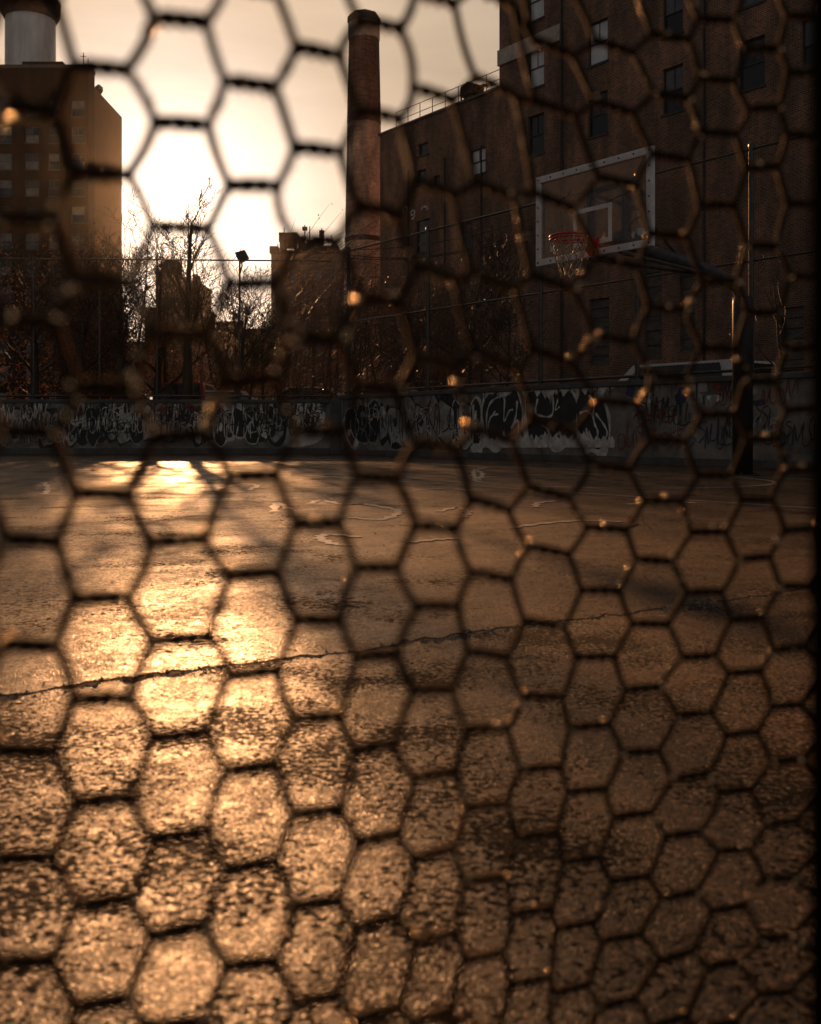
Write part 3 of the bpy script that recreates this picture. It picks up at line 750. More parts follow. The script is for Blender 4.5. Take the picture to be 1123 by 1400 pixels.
for pts in ([(-.62, 3.42), (-.55, 3.50), (-.47, 3.52), (-.40, 3.60)], [(.15, 3.32), (.3, 3.36), (.45, 3.38), (.8, 3.47)], [(.52, 2.93), (.56, 3.02), (.62, 3.06), (.75, 3.08)], [(.55, 3.5), (.66, 3.62), (.76, 3.78)], [(-.1, 3.3), (-.06, 3.5), (-.08, 3.66)]):
    mb = MB(); gribbon(mb, [(p.x + BCX, p.y) for p in spline([(x, z, 0) for x, z in pts], 6)], 0.008, BY + 0.017, 0); mb.build('scratch', 'paint_black', gp)
# rim, bracket, net
RC = Vector((BCX, BY - 0.43, 2.90)); RR = 0.228
mb = MB(); ring = [RC + Vector((RR * math.cos(t * math.pi / 24), RR * math.sin(t * math.pi / 24), 0)) for t in range(49)]
mb.tube(ring, 0.014, 8, cap=False)
ring2 = [p + Vector((0, 0, -0.035)) for p in ring]; mb.tube(ring2[14:] + ring2[:12], 0.008, 6)
for k in range(12):
    t = k * math.pi / 6; mb.tube([RC + Vector((RR * math.cos(t), RR * math.sin(t), -0.01)), RC + Vector((RR * math.cos(t + .08), RR * math.sin(t + .08), -0.05))], 0.006, 5)
rm = mb.build('rim', 'rim_red', bh, smooth=True)
mb = MB(); mb.box((BCX - 0.075, BY - 0.035, 2.72), (BCX + 0.075, BY - 0.001, 2.93)); mb.box((BCX - 0.07, BY - 0.205, 2.86), (BCX + 0.07, BY - 0.035, 2.905))
mb.prism([(BY - 0.035, 2.73), (BY - 0.035, 2.86), (BY - 0.2, 2.86)], 'x', BCX - 0.065, BCX - 0.05); mb.prism([(BY - 0.035, 2.73), (BY - 0.035, 2.86), (BY - 0.2, 2.86)], 'x', BCX + 0.05, BCX + 0.065)
mb.build('rim_bracket', 'rim_red', bh, bevel=0.005)
mb = MB(); rg = random.Random(2)
lv = 7; nn = 12
def netp(l, k):
    t = l / (lv - 1); rad = RR * (1 - 0.62 * t ** 0.75) + 0.02 * math.sin(t * 3)
    an = (k + 0.5 * (l % 2)) * 2 * math.pi / nn
    z = -0.03 - 0.44 * t + (0.015 * math.sin(3 * an))
    return RC + Vector((rad * math.cos(an) + 0.02 * t * math.sin(5 * an), rad * math.sin(an), z))
for l in range(lv - 1):
    for k in range(nn):
        if rg.random() < 0.06: continue
        a_ = netp(l, k); off = (0, 1) if l % 2 else (0, -1)
        for o2 in off:
            b2 = netp(l + 1, k + o2); mb.tube([a_, a_.lerp(b2, .5) + Vector((rg.uniform(-.006, .006), rg.uniform(-.006, .006), -.008)), b2], 0.0065, 5)
mb.build('net', 'net_cord', bh)

# ------------------------------------------------------------------ buildings
def wall_open(mb, x0, x1, z0, z1, ops, y=0.0, depth=0.28, mi=0):
    """front wall sheet with rectangular openings and their reveals"""
    xsx = sorted({x0, x1, *[o[0] for o in ops], *[o[1] for o in ops]}); zs = sorted({z0, z1, *[o[2] for o in ops], *[o[3] for o in ops]})
    xsx = [q for q in xsx if x0 <= q <= x1]; zs = [q for q in zs if z0 <= q <= z1]
    for i in range(len(xsx) - 1):
        for j in range(len(zs) - 1):
            cx_, cz_ = (xsx[i] + xsx[i + 1]) / 2, (zs[j] + zs[j + 1]) / 2
            if any(o[0] < cx_ < o[1] and o[2] < cz_ < o[3] for o in ops): continue
            mb.quad([(xsx[i], y, zs[j]), (xsx[i + 1], y, zs[j]), (xsx[i + 1], y, zs[j + 1]), (xsx[i], y, zs[j + 1])], mi)
    for a0, a1, b0, b1 in ops:
        mb.quad([(a0, y, b0), (a1, y, b0), (a1, y + depth, b0), (a0, y + depth, b0)], mi); mb.quad([(a0, y, b1), (a0, y + depth, b1), (a1, y + depth, b1), (a1, y, b1)], mi)
        mb.quad([(a0, y, b0), (a0, y + depth, b0), (a0, y + depth, b1), (a0, y, b1)], mi); mb.quad([(a1, y, b0), (a1, y, b1), (a1, y + depth, b1), (a1, y + depth, b0)], mi)

def window(par, a0, a1, b0, b1, style='sash', pane='pane_dark', y=0.0, lower=None):
    """sash window in an opening: frame mesh with pane children"""
    fr = MB(); t = 0.06; yy = y + 0.12
    fr.box((a0, yy, b0), (a0 + t, yy + .1, b1)); fr.box((a1 - t, yy, b0), (a1, yy + .1, b1))
    fr.box((a0 + t, yy, b0), (a1 - t, yy + .1, b0 + t)); fr.box((a0 + t, yy, b1 - t), (a1 - t, yy + .1, b1))
    zm = (b0 + b1) / 2
    if style == 'sash':
        fr.box((a0 + t, yy - .01, zm - .03), (a1 - t, yy + .08, zm + .03)); fr.box(((a0 + a1) / 2 - .015, yy + .01, zm + .03), ((a0 + a1) / 2 + .015, yy + .07, b1 - t))
    fr.box((a0 - .06, y - .06, b0 - .10), (a1 + .06, y + .12, b0 - .002))
    f = fr.build('window', 'window_frame', par)
    for (p0, p1, pm_) in ((b0 + t, zm - .03, lower or pane), (zm + .03, b1 - t, pane)) if style == 'sash' else ((b0 + t, b1 - t, pane),):
        q = MB(); q.box((a0 + t, yy + .04, p0), (a1 - t, yy + .055, p1)); q.build('pane', pm_, f)
    return f

WH = Frame((8.53, 47.1, 0))                              # facade plane of the two brick buildings
UE = s_at(683, WH); UL0 = s_at(520, WH)
def rect(x0, y0, x1, y1):
    """photo rectangle -> opening on the facade (x left/right, z bottom/top, heights taken at the middle)"""
    xm = (x0 + x1) / 2
    return (WH.uv(x0, YH)[0], WH.uv(x1, YH)[0], WH.uv(xm, y1)[1], WH.uv(xm, y0)[1])
BDEP = 16
# tall block
tb_ = empty('brick_building', WH.p, ROT)
tag(tb_, 'tall dark red brick building with sash windows rising behind the basketball board', 'building')
wins = []
for col_, (xa, xb) in enumerate(((722, 744), (804, 831), (906, 934), (1010, 1046), (1096, 1136))):
    zref = {0: 70, 1: 33}.get(col_)
    u0, u1 = WH.uv(xa, YH)[0], WH.uv(xb, YH)[0]
    for fl_ in range(9):
        zz0 = 14.2 + 3.3 * (fl_ - 2) + (0.0 if col_ else 0.0)
        wins.append((col_, fl_, (u0, u1, zz0, zz0 + 1.95)))
low = [rect(806, 408, 833, 500), rect(880, 352, 905, 492), rect(930, 360, 950, 480), rect(1066, 420, 1100, 520)]
ops = [q for c_, f_, q in wins if q[2] > 11.2]
mb = MB(); wall_open(mb, UE, 32, STREET, 36, ops + low)
mb.quad([(UE, 0, STREET), (UE, 0, 36), (UE, BDEP, 36), (UE, BDEP, STREET)]); mb.quad([(32, 0, STREET), (32, BDEP, STREET), (32, BDEP, 36), (32, 0, 36)]); mb.quad([(UE, BDEP, STREET), (UE, BDEP, 36), (32, BDEP, 36), (32, BDEP, STREET)])
mb.build('wall', 'warehouse_brick', tb_)
mb = MB(); mb.box((UE - .1, -.2, 36), (32.1, BDEP + .1, 36.5)); mb.build('roof', 'wall_cap', tb_)
mb = MB(); mb.box((UE + .1, 0.34, STREET), (31.8, 0.4, 35.9)); mb.build('inner_wall', 'window_frame', tb_)
rg = random.Random(6)
for c_, f_, q in wins:
    if q[2] <= 11.2: continue
    pane, lw = rg.choice([('pane_dark', 'pane_grey'), ('pane_grey', 'pane_dark'), ('pane_dark', 'pane_dark')])
    if (c_, f_) in ((1, 3), (0, 4), (0, 3)): pane, lw = 'pane_pale', 'pane_pale'
    if (c_, f_) in ((1, 2),): pane, lw = 'pane_dark', 'pane_dark'
    window(tb_, *q, 'sash', pane, lower=lw)
for q in low:
    mb = MB(); a0, a1, b0, b1 = q
    for k in range(7):
        zz = b0 + (b1 - b0) * k / 7; mb.box((a0 + .02, .17 + .012 * (k % 2), zz + .02), (a1 - .02, .2 + .012 * (k % 2), zz + (b1 - b0) / 7 - .02))
    mb.build('boarded_window', 'board_up', tb_)
mb = MB(); zb = WH.uv(714, 66)[1]; mb.box((UE - .02, -.14, zb - .45), (UE + 4.4, -.003, zb + .35)); mb.build('stone_band', 'stone_band', tb_, bevel=.02)
mb = MB()
for px in (770, 965):
    u = WH.uv(px, YH)[0]; mb.tube([(u, -.12, STREET), (u, -.12, 30)], .06, 8)
mb.build('drain_pipe', 'dark_steel', tb_)
# low warehouse
lb = empty('brick_warehouse', WH.p, ROT)
tag(lb, 'lower brown brick warehouse with roof railing and few windows beside the tall chimney', 'building')
hz = 18.12
wl_ = [(rect(643, 203, 664, 238), 'pane_pale', 'pane_pale'), (rect(712, 240, 738, 266), None, None), (rect(571, 195, 586, 212), 'pane_dark', 'pane_dark'), (rect(569, 232, 583, 252), 'pane_dark', 'pane_dark'), (rect(592, 240, 602, 256), 'pane_dark', 'pane_dark'), (rect(568, 300, 588, 345), 'pane_dark', 'pane_dark'), (rect(628, 305, 646, 350), 'pane_dark', 'pane_dark')]
wl_ = [q for q in wl_ if q[1]]
mb = MB(); wall_open(mb, UL0, UE - .01, STREET, hz, [q[0] for q in wl_])
mb.quad([(UL0, 0, STREET), (UL0, 0, hz), (UL0, BDEP, hz), (UL0, BDEP, STREET)]); mb.quad([(UL0, BDEP, STREET), (UL0, BDEP, hz), (UE, BDEP, hz), (UE, BDEP, STREET)])
mb.build('wall', 'warehouse_brick', lb)
mb = MB(); mb.box((UL0 - .08, -.1, hz), (UE - .01, BDEP + .1, hz + .14)); mb.build('roof', 'wall_cap', lb)
mb = MB(); mb.box((UL0 + .1, 0.34, STREET), (UE - .02, .4, hz - .1)); mb.build('inner_wall', 'window_frame', lb)
for q, pa, lw in wl_: window(lb, *q[:4], 'sash' if pa == 'pane_pale' else 'plain', pa, lower=lw)
mb = MB(); n_ = 8
for k in range(n_ + 1):
    u = UL0 + 1.2 + (UE - UL0 - 1.4) * k / n_; mb.tube([(u, .3, hz + .14), (u, .3, hz + 1.15)], .025, 6)
for zz in (hz + 1.15, hz + .65): mb.tube([(UL0 + 1.2, .3, zz), (UE - .2, .3, zz)], .02, 6)
mb.build('roof_railing', 'dark_steel', lb)
mb = MB()
for pts in ([(551, 292), (552, 285), (556, 283), (558, 288)], [(562, 290), (566, 287), (567, 292), (563, 294), (562, 290)], [(567, 288), (567, 296), (563, 300)], [(577, 287), (578, 283), (584, 283), (584, 287)]):
    gribbon(mb, [(p.x, p.y) for p in spline([(*WH.uv(x, y), 0) for x, y in pts], 5)], .06, -0.006, 0)
mb.build('painted_marks', 'paint_white', lb)['label'] = 'small white painted marks high on the bricks'
mb = MB()
for px in (560, 610, 660):
    u = WH.uv(px, YH)[0]; mb.tube([(u, -.1, STREET), (u, -.1, 15.5)], .05, 6)
mb.build('drain_pipe', 'dark_steel', lb)
# roof vent on the warehouse
u = WH.uv(628, YH)[0]
rv = empty('roof_vent', WH.world(u, .9, hz + .14), ROT); tag(rv, 'small dark roof vent box with side duct behind the warehouse railing', 'roof vent')
mb = MB(); mb.box((-.35, -.3, 0), (.35, .3, .5)); mb.build('base', 'dark_steel', rv)
mb = MB(); mb.prism([(-.55, .5), (.5, .5), (.6, .95), (.1, 1.2), (-.5, 1.05)], 'y', -.4, .4); mb.build('hood', 'dark_steel', rv, bevel=.02)
mb = MB(); mb.tube([(.4, 0, .75), (.95, 0, .85), (1.3, 0, .7)], .09, 8); mb.tube([(-.9, 0, 0), (-.9, 0, .8), (-.7, 0, .95)], .05, 6); mb.build('duct', 'dark_steel', rv)

# chimney
CZ = 72.0
cp = at(498, YH, CZ); 
ch = empty('brick_chimney', (cp.x, cp.y, 0)); tag(ch, 'tall tapering eight sided brick chimney with pale band near its top', 'chimney')
def hgt(y, Z): return CAMH + (YH - y) / F * Z
zt, zb_, zc = hgt(24, CZ), hgt(340, CZ), hgt(55, CZ)
rt, rb = 20.3 / F * CZ * 1.03, 25.6 / F * CZ * 1.03
def rad_at(z): return rb + (rt - rb) * (z - zb_) / (zc - zb_)
zl = hgt(170, CZ)
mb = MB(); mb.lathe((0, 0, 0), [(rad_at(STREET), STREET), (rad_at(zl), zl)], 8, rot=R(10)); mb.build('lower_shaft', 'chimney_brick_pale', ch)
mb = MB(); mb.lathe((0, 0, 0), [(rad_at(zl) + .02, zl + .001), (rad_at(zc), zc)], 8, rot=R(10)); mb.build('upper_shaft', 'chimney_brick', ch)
mb = MB(); mb.lathe((0, 0, 0), [(rt + .05, zc + .002), (rt + .05, zt - .45)], 8, rot=R(10)); mb.build('pale_band', 'stone_band', ch)['label'] = 'pale stone band near the top'
mb = MB(); mb.lathe((0, 0, 0), [(rt + .10, zt - .448), (rt + .10, zt - .05), (rt - .1, zt + .2), (rt - .45, zt + .35)], 8, rot=R(10)); mb.build('cap', 'wall_cap', ch)
mb = MB(); zz = zb_ + 0.4; mb.lathe((0, 0, 0), [(rad_at(zz) + .03, zz), (rad_at(zz) + .03, zz + .35)], 8, rot=R(10)); mb.build('iron_band', 'dark_steel', ch)

# left tower
TZ = 110.0
tx = at(121, YH, TZ).x
tw_ = empty('apartment_tower', (tx, TZ, 0)); tag(tw_, 'tall brown brick apartment tower at the left edge with rows of windows', 'building')
htA, htB = hgt(93, TZ), hgt(119, TZ + 2)
ops = []
for px, hw in ((-30, .9), (6, .8), (44, .75), (74, .6), (107, .72)):
    xc = (px - 121) / F * TZ
    for k in range(12):
        zz = htA - 5.2 - 2.85 * k
        if zz > 2: ops.append((xc - hw, xc + hw, zz, zz + 1.75))
mb = MB(); wall_open(mb, -34, 0, STREET, htA, ops)
mb.quad([(0, 0, STREET), (0, 2.2, STREET), (0, 2.2, htA), (0, 0, htA)]); mb.quad([(-34, 0, STREET), (-34, 0, htA), (-34, 16, htA), (-34, 16, STREET)])
mb.quad([(-34, 0, htA), (0, 0, htA), (0, 2.2, htA), (-34, 2.2, htA)]); mb.quad([(-34, 2.2, htA), (0, 2.2, htA), (0, 2.2, STREET), (-34, 2.2, STREET)])
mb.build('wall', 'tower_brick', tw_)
xe = 0.0
mb = MB(); mb.box((-34, 2.21, STREET), (xe, 12.8, htB)); mb.build('side_block', 'plain_side', tw_)['label'] = 'plain windowless side block, one step lower'
mb = MB(); mb.box((-33.9, .34, STREET), (-.1, .4, htA - .2)); mb.build('inner_wall', 'window_frame', tw_)
mb = MB(); mb.box((-34.1, -.1, htA), (.1, 2.2, htA + .35)); mb.build('parapet', 'wall_cap', tw_)
pxa, pxb = (28 - 121) / F * TZ, (84 - 121) / F * TZ
mb = MB(); mb.box((pxa, .5, htA + .351), (pxb, 2.1, hgt(84, TZ + .5))); mb.build('roof_house', 'tower_brick', tw_)
rg = random.Random(17)
for q in ops:
    window(tw_, *q, 'sash', rg.choice(['pane_grey', 'pane_dark', 'pane_dark', 'pane_grey']), lower=rg.choice(['pane_grey', 'pane_dark', 'pane_dark']))
mb = MB(); mb.tube([(-1.0, 1.5, htA + .35), (-1.0, 1.5, htA + 2.2)], .05, 5); mb.tube([(-.5, 1.5, htA + .35), (-.5, 1.5, htA + 1.6)], .05, 5); mb.tube([(-1.3, 1.5, htA + 1.8), (-.7, 1.5, htA + 1.8)], .04, 5); mb.build('antenna', 'dark_steel', tw_)
# ball finial on the side block
mb = MB(); o = mb
mb.tube([(xe - .7, 6, htB), (xe - .7, 6, htB + .6)], .25, 8); mb.lathe((xe - .7, 6, htB + .6), [(.3, 0), (.5, .3), (.45, .7), (.15, 1.0)], 8); mb.build('roof_stack', 'dark_steel', tw_)
# tank on its roof
TKZ = TZ + 9.0
tk = empty('water_tank', (at(42, YH, TKZ).x, TKZ, htB)); tag(tk, 'pale steel water tank with a dark cap on the roof of the left tower', 'water tank')
rk = 33 / F * TKZ; zk = hgt(28, TKZ) - htB
mb = MB(); mb.lathe((0, 0, 0), [(rk, 0.3), (rk, zk)], 20); mb.build('barrel', 'tank_steel', tk)
for k in range(3): mb = MB(); mb.lathe((0, 0, 0.3 + (zk - .5) * k / 2), [(rk + .03, 0), (rk + .03, .08)], 20); mb.build('hoop', 'tank_steel', tk)
mb = MB(); mb.lathe((0, 0, 0), [(rk + .15, zk + .01), (rk + .5, zk + .6), (rk + .55, zk + 2.2), (rk * .6, zk + 3.4), (.4, zk + 4.2)], 20); mb.build('cap', 'wall_cap', tk)
mb = MB()
for k in range(6): mb.tube([((rk - .3) * math.cos(k * 1.047), (rk - .3) * math.sin(k * 1.047), 0), ((rk - .3) * math.cos(k * 1.047), (rk - .3) * math.sin(k * 1.047), .31)], .14, 6)
mb.build('legs', 'dark_steel', tk)

# middle building with plant and masts on its roof
MZ = 150.0
def mxz(x, y): p = at(x, y, MZ); return p.x, p.z
o0 = mxz(371, 590)
mbld = empty('office_block', (o0[0], MZ, 0)); tag(mbld, 'dark flat roofed block with roof plant and masts left of the chimney', 'building')
wx = (485 - 371) / F * MZ; hm = hgt(347, MZ)
wo = [((x - 371) / F * MZ, (x - 371 + 8) / F * MZ, hm - 4.2 - 3.6 * k, hm - 2.2 - 3.6 * k) for x in (378, 396, 414, 432, 450) for k in range(4)]
mb = MB(); wall_open(mb, 0, wx, STREET, hm, wo); mb.quad([(0, 0, STREET), (0, 0, hm), (0, 18, hm), (0, 18, STREET)]); mb.quad([(wx, 0, STREET), (wx, 18, STREET), (wx, 18, hm), (wx, 0, hm)]); mb.quad([(0, 0, hm), (wx, 0, hm), (wx, 18, hm), (0, 18, hm)])
mb.build('wall', 'far_building', mbld)
mb = MB(); mb.box((.1, .35, STREET), (wx - .1, .45, hm - .2)); mb.build('inner_wall', 'window_frame', mbld)
for q in wo: window(mbld, *q, 'plain', 'pane_grey')
mb = MB(); mb.box((-.15, -.2, hm + .001), (wx + .15, 18, hm + .5)); mb.build('parapet', 'far_roof', mbld)
def rb_(x0, y0, x1, y1, d0=2, d1=8): 
    a_ = mxz(x0, y1); b2 = mxz(x1, y0); return (a_[0] - o0[0], d0, max(a_[1], hm + .5)), (b2[0] - o0[0], d1, b2[1])
mb = MB()
for q in ((366, 333, 378, 343), (371, 343, 380, 347), (379, 314, 405, 327), (380, 327, 384, 347), (400, 327, 404, 347), (405, 320, 412, 347), (417, 324, 436, 347), (436, 332, 462, 347), (453, 326, 459, 332)):
    mb.box(*rb_(*q))
mb.build('roof_plant', 'far_roof', mbld)
for x, y in ((374, 325), (383, 302), (412, 298), (419, 300), (436, 303), (450, 313)):
    mb = MB(); a_, b2 = rb_(x - .6, y, x + .6, 347, 5, 5.3); mb.box(a_, b2)
    if x in (436, 412): mb.box((a_[0] - .3, 4.8, b2[2] - (2.4 if x == 436 else .8)), (b2[0] + .3, 5.6, b2[2] - .3))
    mb.build('mast', 'far_roof', mbld)

# hazy houses far down the street
for (x0, x1, yt, Z, lab, stp) in ((213, 240, 374, 240, 'small far hazy building with a rounded stair tower, left one beyond the tallest bare tree', True), (257, 274, 390, 210, 'small far hazy block with square roof box, right one beyond the tallest bare tree', False), (198, 278, 424, 190, 'lower hazy far block in front of the two small far buildings', False), (60, 197, 470, 230, 'long low hazy far block beyond the trees below the tower', False), (274, 372, 452, 260, 'long low hazy far block beyond the forked trees left of the office block', False)):
    p = at(x0, YH, Z); wdt = (x1 - x0) / F * Z; ht = hgt(yt, Z)
    fb = empty('far_house', (p.x, Z, 0)); tag(fb, lab, 'building', 'hazy houses down the street')
    wo = [(wdt * (i + .3) / 6, wdt * (i + .7) / 6, ht - 3.2 - 3.4 * k, ht - 1.4 - 3.4 * k) for i in range(6) for k in range(4)]
    mb = MB(); wall_open(mb, 0, wdt, 0, ht, wo); mb.quad([(0, 0, 0), (0, 0, ht), (0, 12, ht), (0, 12, 0)]); mb.quad([(wdt, 0, 0), (wdt, 12, 0), (wdt, 12, ht), (wdt, 0, ht)]); mb.quad([(0, 0, ht), (wdt, 0, ht), (wdt, 12, ht), (0, 12, ht)])
    mb.box((.1, .3, 0), (wdt - .1, .4, ht - .1)); mb.build('wall', 'far_building', fb)
    mb = MB(); mb.box((-.2, -.2, ht + .001), (wdt + .2, 12.2, ht + .5))
    if stp: mb.lathe((wdt * .55, 5, ht + .5), [(2.6, 0), (2.6, 2.0), (1.6, 3.2), (.2, 3.6)], 14)
    else: mb.box((wdt * .2, 2, ht + .5), (wdt * .55, 6, ht + 2.6))
    mb.build('roof', 'far_roof', fb)
    for q in wo:
        mb = MB(); mb.box((q[0], .15, q[2]), (q[1], .2, q[3])); mb.build('window', 'pane_grey', fb)

# ------------------------------------------------------------------ parked cars on the street behind the walls
def car(px, Z, rz, paint, label, kind='sedan', zoff=STREET):
    p = at(px, YH, Z)
    c = empty('parked_car', (p.x, Z, zoff), rz); tag(c, label, 'car', 'cars parked behind the walls')
    L_, W_ = (4.5, 1.78); top = {'sedan': 1.46, 'suv': 1.74, 'van': 2.05}[kind]
    if kind == 'sedan': body = [(-2.25, .32), (-2.25, .78), (-2.0, .92), (-1.3, .96), (1.1, .96), (2.0, .84), (2.25, .66), (2.22, .32)]; cab = [(-1.55, .95), (-.95, top), (.45, top), (1.25, .95)]
    elif kind == 'suv': body = [(-2.25, .38), (-2.25, 1.0), (-2.1, 1.08), (1.15, 1.08), (2.05, 1.0), (2.25, .8), (2.22, .38)]; cab = [(-2.1, 1.07), (-1.85, top), (.55, top), (1.3, 1.07)]
    else: body = [(-2.3, .38), (-2.3, 1.15), (1.5, 1.15), (2.2, 1.0), (2.3, .75), (2.28, .38)]; cab = [(-2.28, 1.14), (-2.2, top), (1.0, top), (1.75, 1.14)]
    mb = MB(); mb.prism(body, 'y', -W_ / 2, W_ / 2); mb.build('body', paint, c, bevel=.06)
    i0 = MB(); y0, y1 = W_ / 2 - .03, W_ / 2 - .18
    n_ = len(cab)
    lowr = [(q[0], s_ * y0, q[1]) if q[1] < top else (q[0], s_ * y1, q[1]) for s_ in (-1, 1) for q in cab]
    a_ = [Vector(v) for v in lowr[:n_]]; b2 = [Vector(v) for v in lowr[n_:]]
    i0.quad(a_); i0.quad(list(reversed(b2)))
    for k in range(n_): i0.quad([a_[(k + 1) % n_], a_[k], b2[k], b2[(k + 1) % n_]])
    i0.build('cabin', paint, c, bevel=.05)
    gl_ = MB()
    cen = sum((v for v in a_), Vector()) / n_
    for side, S in ((-1, a_), (1, b2)):
        ce = sum((v for v in S), Vector()) / n_
        gl_.quad([ce + (v - ce) * .82 + Vector((0, side * .012, .01)) for v in S])
    for k in (0, 2):
        Q = [a_[k], a_[k + 1], b2[k + 1], b2[k]]; ce = sum(Q, Vector()) / 4; nn_ = (Q[1] - Q[0]).cross(Q[2] - Q[0]).normalized()
        if nn_.x * (ce.x) < 0: nn_ = -nn_
        gl_.quad([ce + (v - ce) * .84 + nn_ * .012 for v in Q])
    gl_.build('windows', 'car_glass', c)
    for sx in (-1.38, 1.38):
        for sy in (-1, 1):
            w_ = MB(); w_.tube([(sx, sy * (W_ / 2 - .19), .32), (sx, sy * (W_ / 2 + .015), .32)], .32, 18); wo_ = w_.build('wheel', 'tyre', c)
            w_ = MB(); w_.tube([(sx, sy * (W_ / 2 + .016), .32), (sx, sy * (W_ / 2 + .03), .32)], .19, 12); w_.build('rim', 'car_silver', wo_)
    for sy in (-1, 1):
        q = MB(); q.box((2.2, sy * .62 - .16, .62), (2.29, sy * .62 + .16, .76)); q.build('headlight', 'lamp_clear', c)
        q = MB(); q.box((-2.29, sy * .66 - .13, .66), (-2.2, sy * .66 + .13, .86)); q.build('tail_light', 'lamp_red', c)
        q = MB(); q.box((.95, sy * (W_ / 2 + .1) - .09, .98), (1.1, sy * (W_ / 2 + .1) + .09, 1.12)); q.build('mirror', paint, c)
car(432, 33, R(4), 'car_white', 'white parked car seen above the wall just left of the fence corner')
car(566, 34.5, R(-50), 'car_white', 'white parked car behind the mesh fence left of the black letters', 'suv')
car(318, 36, R(3), 'car_silver', 'silver parked car behind the far wall under the forked trees')
car(262, 37, R(92), 'car_red', 'dark red parked car seen from behind beside the tallest tree trunk', 'suv')
car(180, 38, R(2), 'car_dark', 'dark parked car behind the far wall below the tower corner')
p = WF.world(s_at(925, WF), 3.0, 0)
car(925, 21.5, ROT + R(180), 'car_white', 'white car behind the mesh fence between hoop and thick pole', 'suv', STREET - .30)
p = WF.world(6.5, 3.4, 0)

# ------------------------------------------------------------------ trees
def tree(px, Z, ytop, rt_, seed, label, fork=0.45, spread=0.55, lean=0.0, density=1.0, bl=.2, group='bare trees behind the wall'):
    rg = random.Random(seed)
    base = at(px, YH, Z); base.z = STREET
    H = hgt(ytop, Z) - STREET
    t = empty('bare_tree', base); tag(t, label, 'tree', group)
    tr_, br = MB(), MB()
    def grow(p, d, length, rad, depth, mbx, main=False):
        n_ = 8 if main else (5 if depth < 3 else 3)
        pts = [p]; rads = [rad]; dd = d.copy(); q = p.copy(); r_end = rad * .2 if main else max(rad * .5, .006 * Z / 31)
        kids = []
        for i in range(n_):
            wig = (.016 if seed == 101 else .035) if main else .13
            dd = (dd + Vector((rg.gauss(0, wig), rg.gauss(0, wig), .02 if main else .06))).normalized()
            q = q + dd * (length / n_); pts.append(q.copy()); rads.append(rad + (r_end - rad) * (i + 1) / n_)
            t_ = (i + 1) / n_
            if (main and t_ > fork - .05) or (not main and i >= 1): kids.append((q.copy(), dd.copy(), rads[-1], t_))
        mbx.tube(pts, rads, 8 if main else (6 if depth < 2 else 3), cap=depth < 2)
        if depth >= 4: return
        for (kp, kd, kr, t_) in kids:
            for _ in range(rg.choice([2, 2, 3]) if main else rg.choice([1, 1, 2] if depth < 3 else [0, 1, 1])):
                if rg.random() > density: continue
                side = Vector((rg.gauss(0, 1), rg.gauss(0, 1), 0)); side = side - kd * side.dot(kd); side.normalize()
                nd = (kd * (1.05 - spread) + side * spread + Vector((0, 0, .12))).normalized()
                ln = length * ((bl + bl * (1 - t_)) if main else rg.uniform(.4, .62))
                grow(kp, nd, ln * rg.uniform(.8, 1.15), max(.0095 * Z / 31, min(kr * .62, kr * rg.uniform(.4, .6))), depth + 1, br)
        if not main and depth < 3: grow(q, dd, length * .5, r_end * .9, depth + 1, br)
    grow(Vector((0, 0, 0)), Vector((lean, 0, 1)).normalized(), H, rt_, 0, tr_, True)
    zmax = max(v[2] for v in tr_.v + br.v); k = H / zmax
    for m_ in (tr_, br): m_.v = [(v[0], v[1], v[2] * k) for v in m_.v]
    tr_.build('trunk', 'bark', t, smooth=True); br.build('branches', 'twig', t)
    return t
tree(256, 31, 232, .19, 101, 'tallest bare tree, straight dark trunk with its top against the sun', .36, .40, bl=.13)
tree(211, 33, 300, .16, 102, 'bare tree forking low, just left of the tallest tree', .26, .6, density=.78)
tree(46, 30, 320, .17, 103, 'thick trunked bare tree nearest the left edge, before the tower windows', .40, .6)
tree(104, 31, 300, .15, 104, 'slim bare tree in front of the tower, between the thick trunk and the tower corner', .38, .6)
tree(164, 31, 315, .18, 105, 'bare tree standing before the plain corner of the tower', .4, .55)
tree(186, 45, 262, .10, 106, 'tall fine twigged bare tree rising beside the tower corner', .3, .5, density=.78)
tree(322, 29.5, 375, .13, 107, 'slender bare tree under the floodlight with upright branches', .38, .5)
tree(334, 31.5, 402, .07, 108, 'thin leaning bare tree close to the right of the floodlight tree', .4, .5, .06)
tree(292, 48, 300, .09, 109, 'faint fine twigged bare tree between the tallest tree and the floodlight', .32, .6, density=.78)
tree(358, 36, 385, .08, 110, 'small bare tree left of the bramble bank, crown against the pale sky', .35, .6, density=.78)
tree(12, 40, 345, .10, 111, 'bare tree cut by the left edge of the view, behind the thick trunk', .35, .6, density=.78)
tree(236, 42, 330, .08, 112, 'thin background bare tree between the low fork and the tallest tree', .35, .6, density=.78)
tree(430, 33, 372, .06, 121, 'thin bare sapling rising out of the brambles, left of the chimney base', density=.8)
tree(520, 33.5, 380, .06, 122, 'thin bare sapling rising out of the brambles at the warehouse corner', density=.8)
tree(560, 31, 400, .05, 123, 'short bare sapling just right of the brambles, near the second fence post', density=.8)
tree(300, 40, 350, .08, 124, 'bare tree right of the tallest tree, crown crossing the far hazy block', density=.8)
tree(225, 36, 345, .09, 125, 'bare tree beside the low forking one, left of the tallest trunk', density=.8)
tree(600, 34, 345, .07, 113, 'thin bare sapling with upswept twigs in front of the warehouse windows', .4, .45, .08)
tree(640, 30, 300, .075, 114, 'slim bare tree against the warehouse, left of the backboard', .42, .45, .04)
tree(690, 27, 400, .055, 115, 'low bare sapling just above the black letters', .4, .5)
tree(1075, 19.5, 320, .06, 117, 'bare sapling right of the thick pole, near the right edge', .4, .45, density=.5)
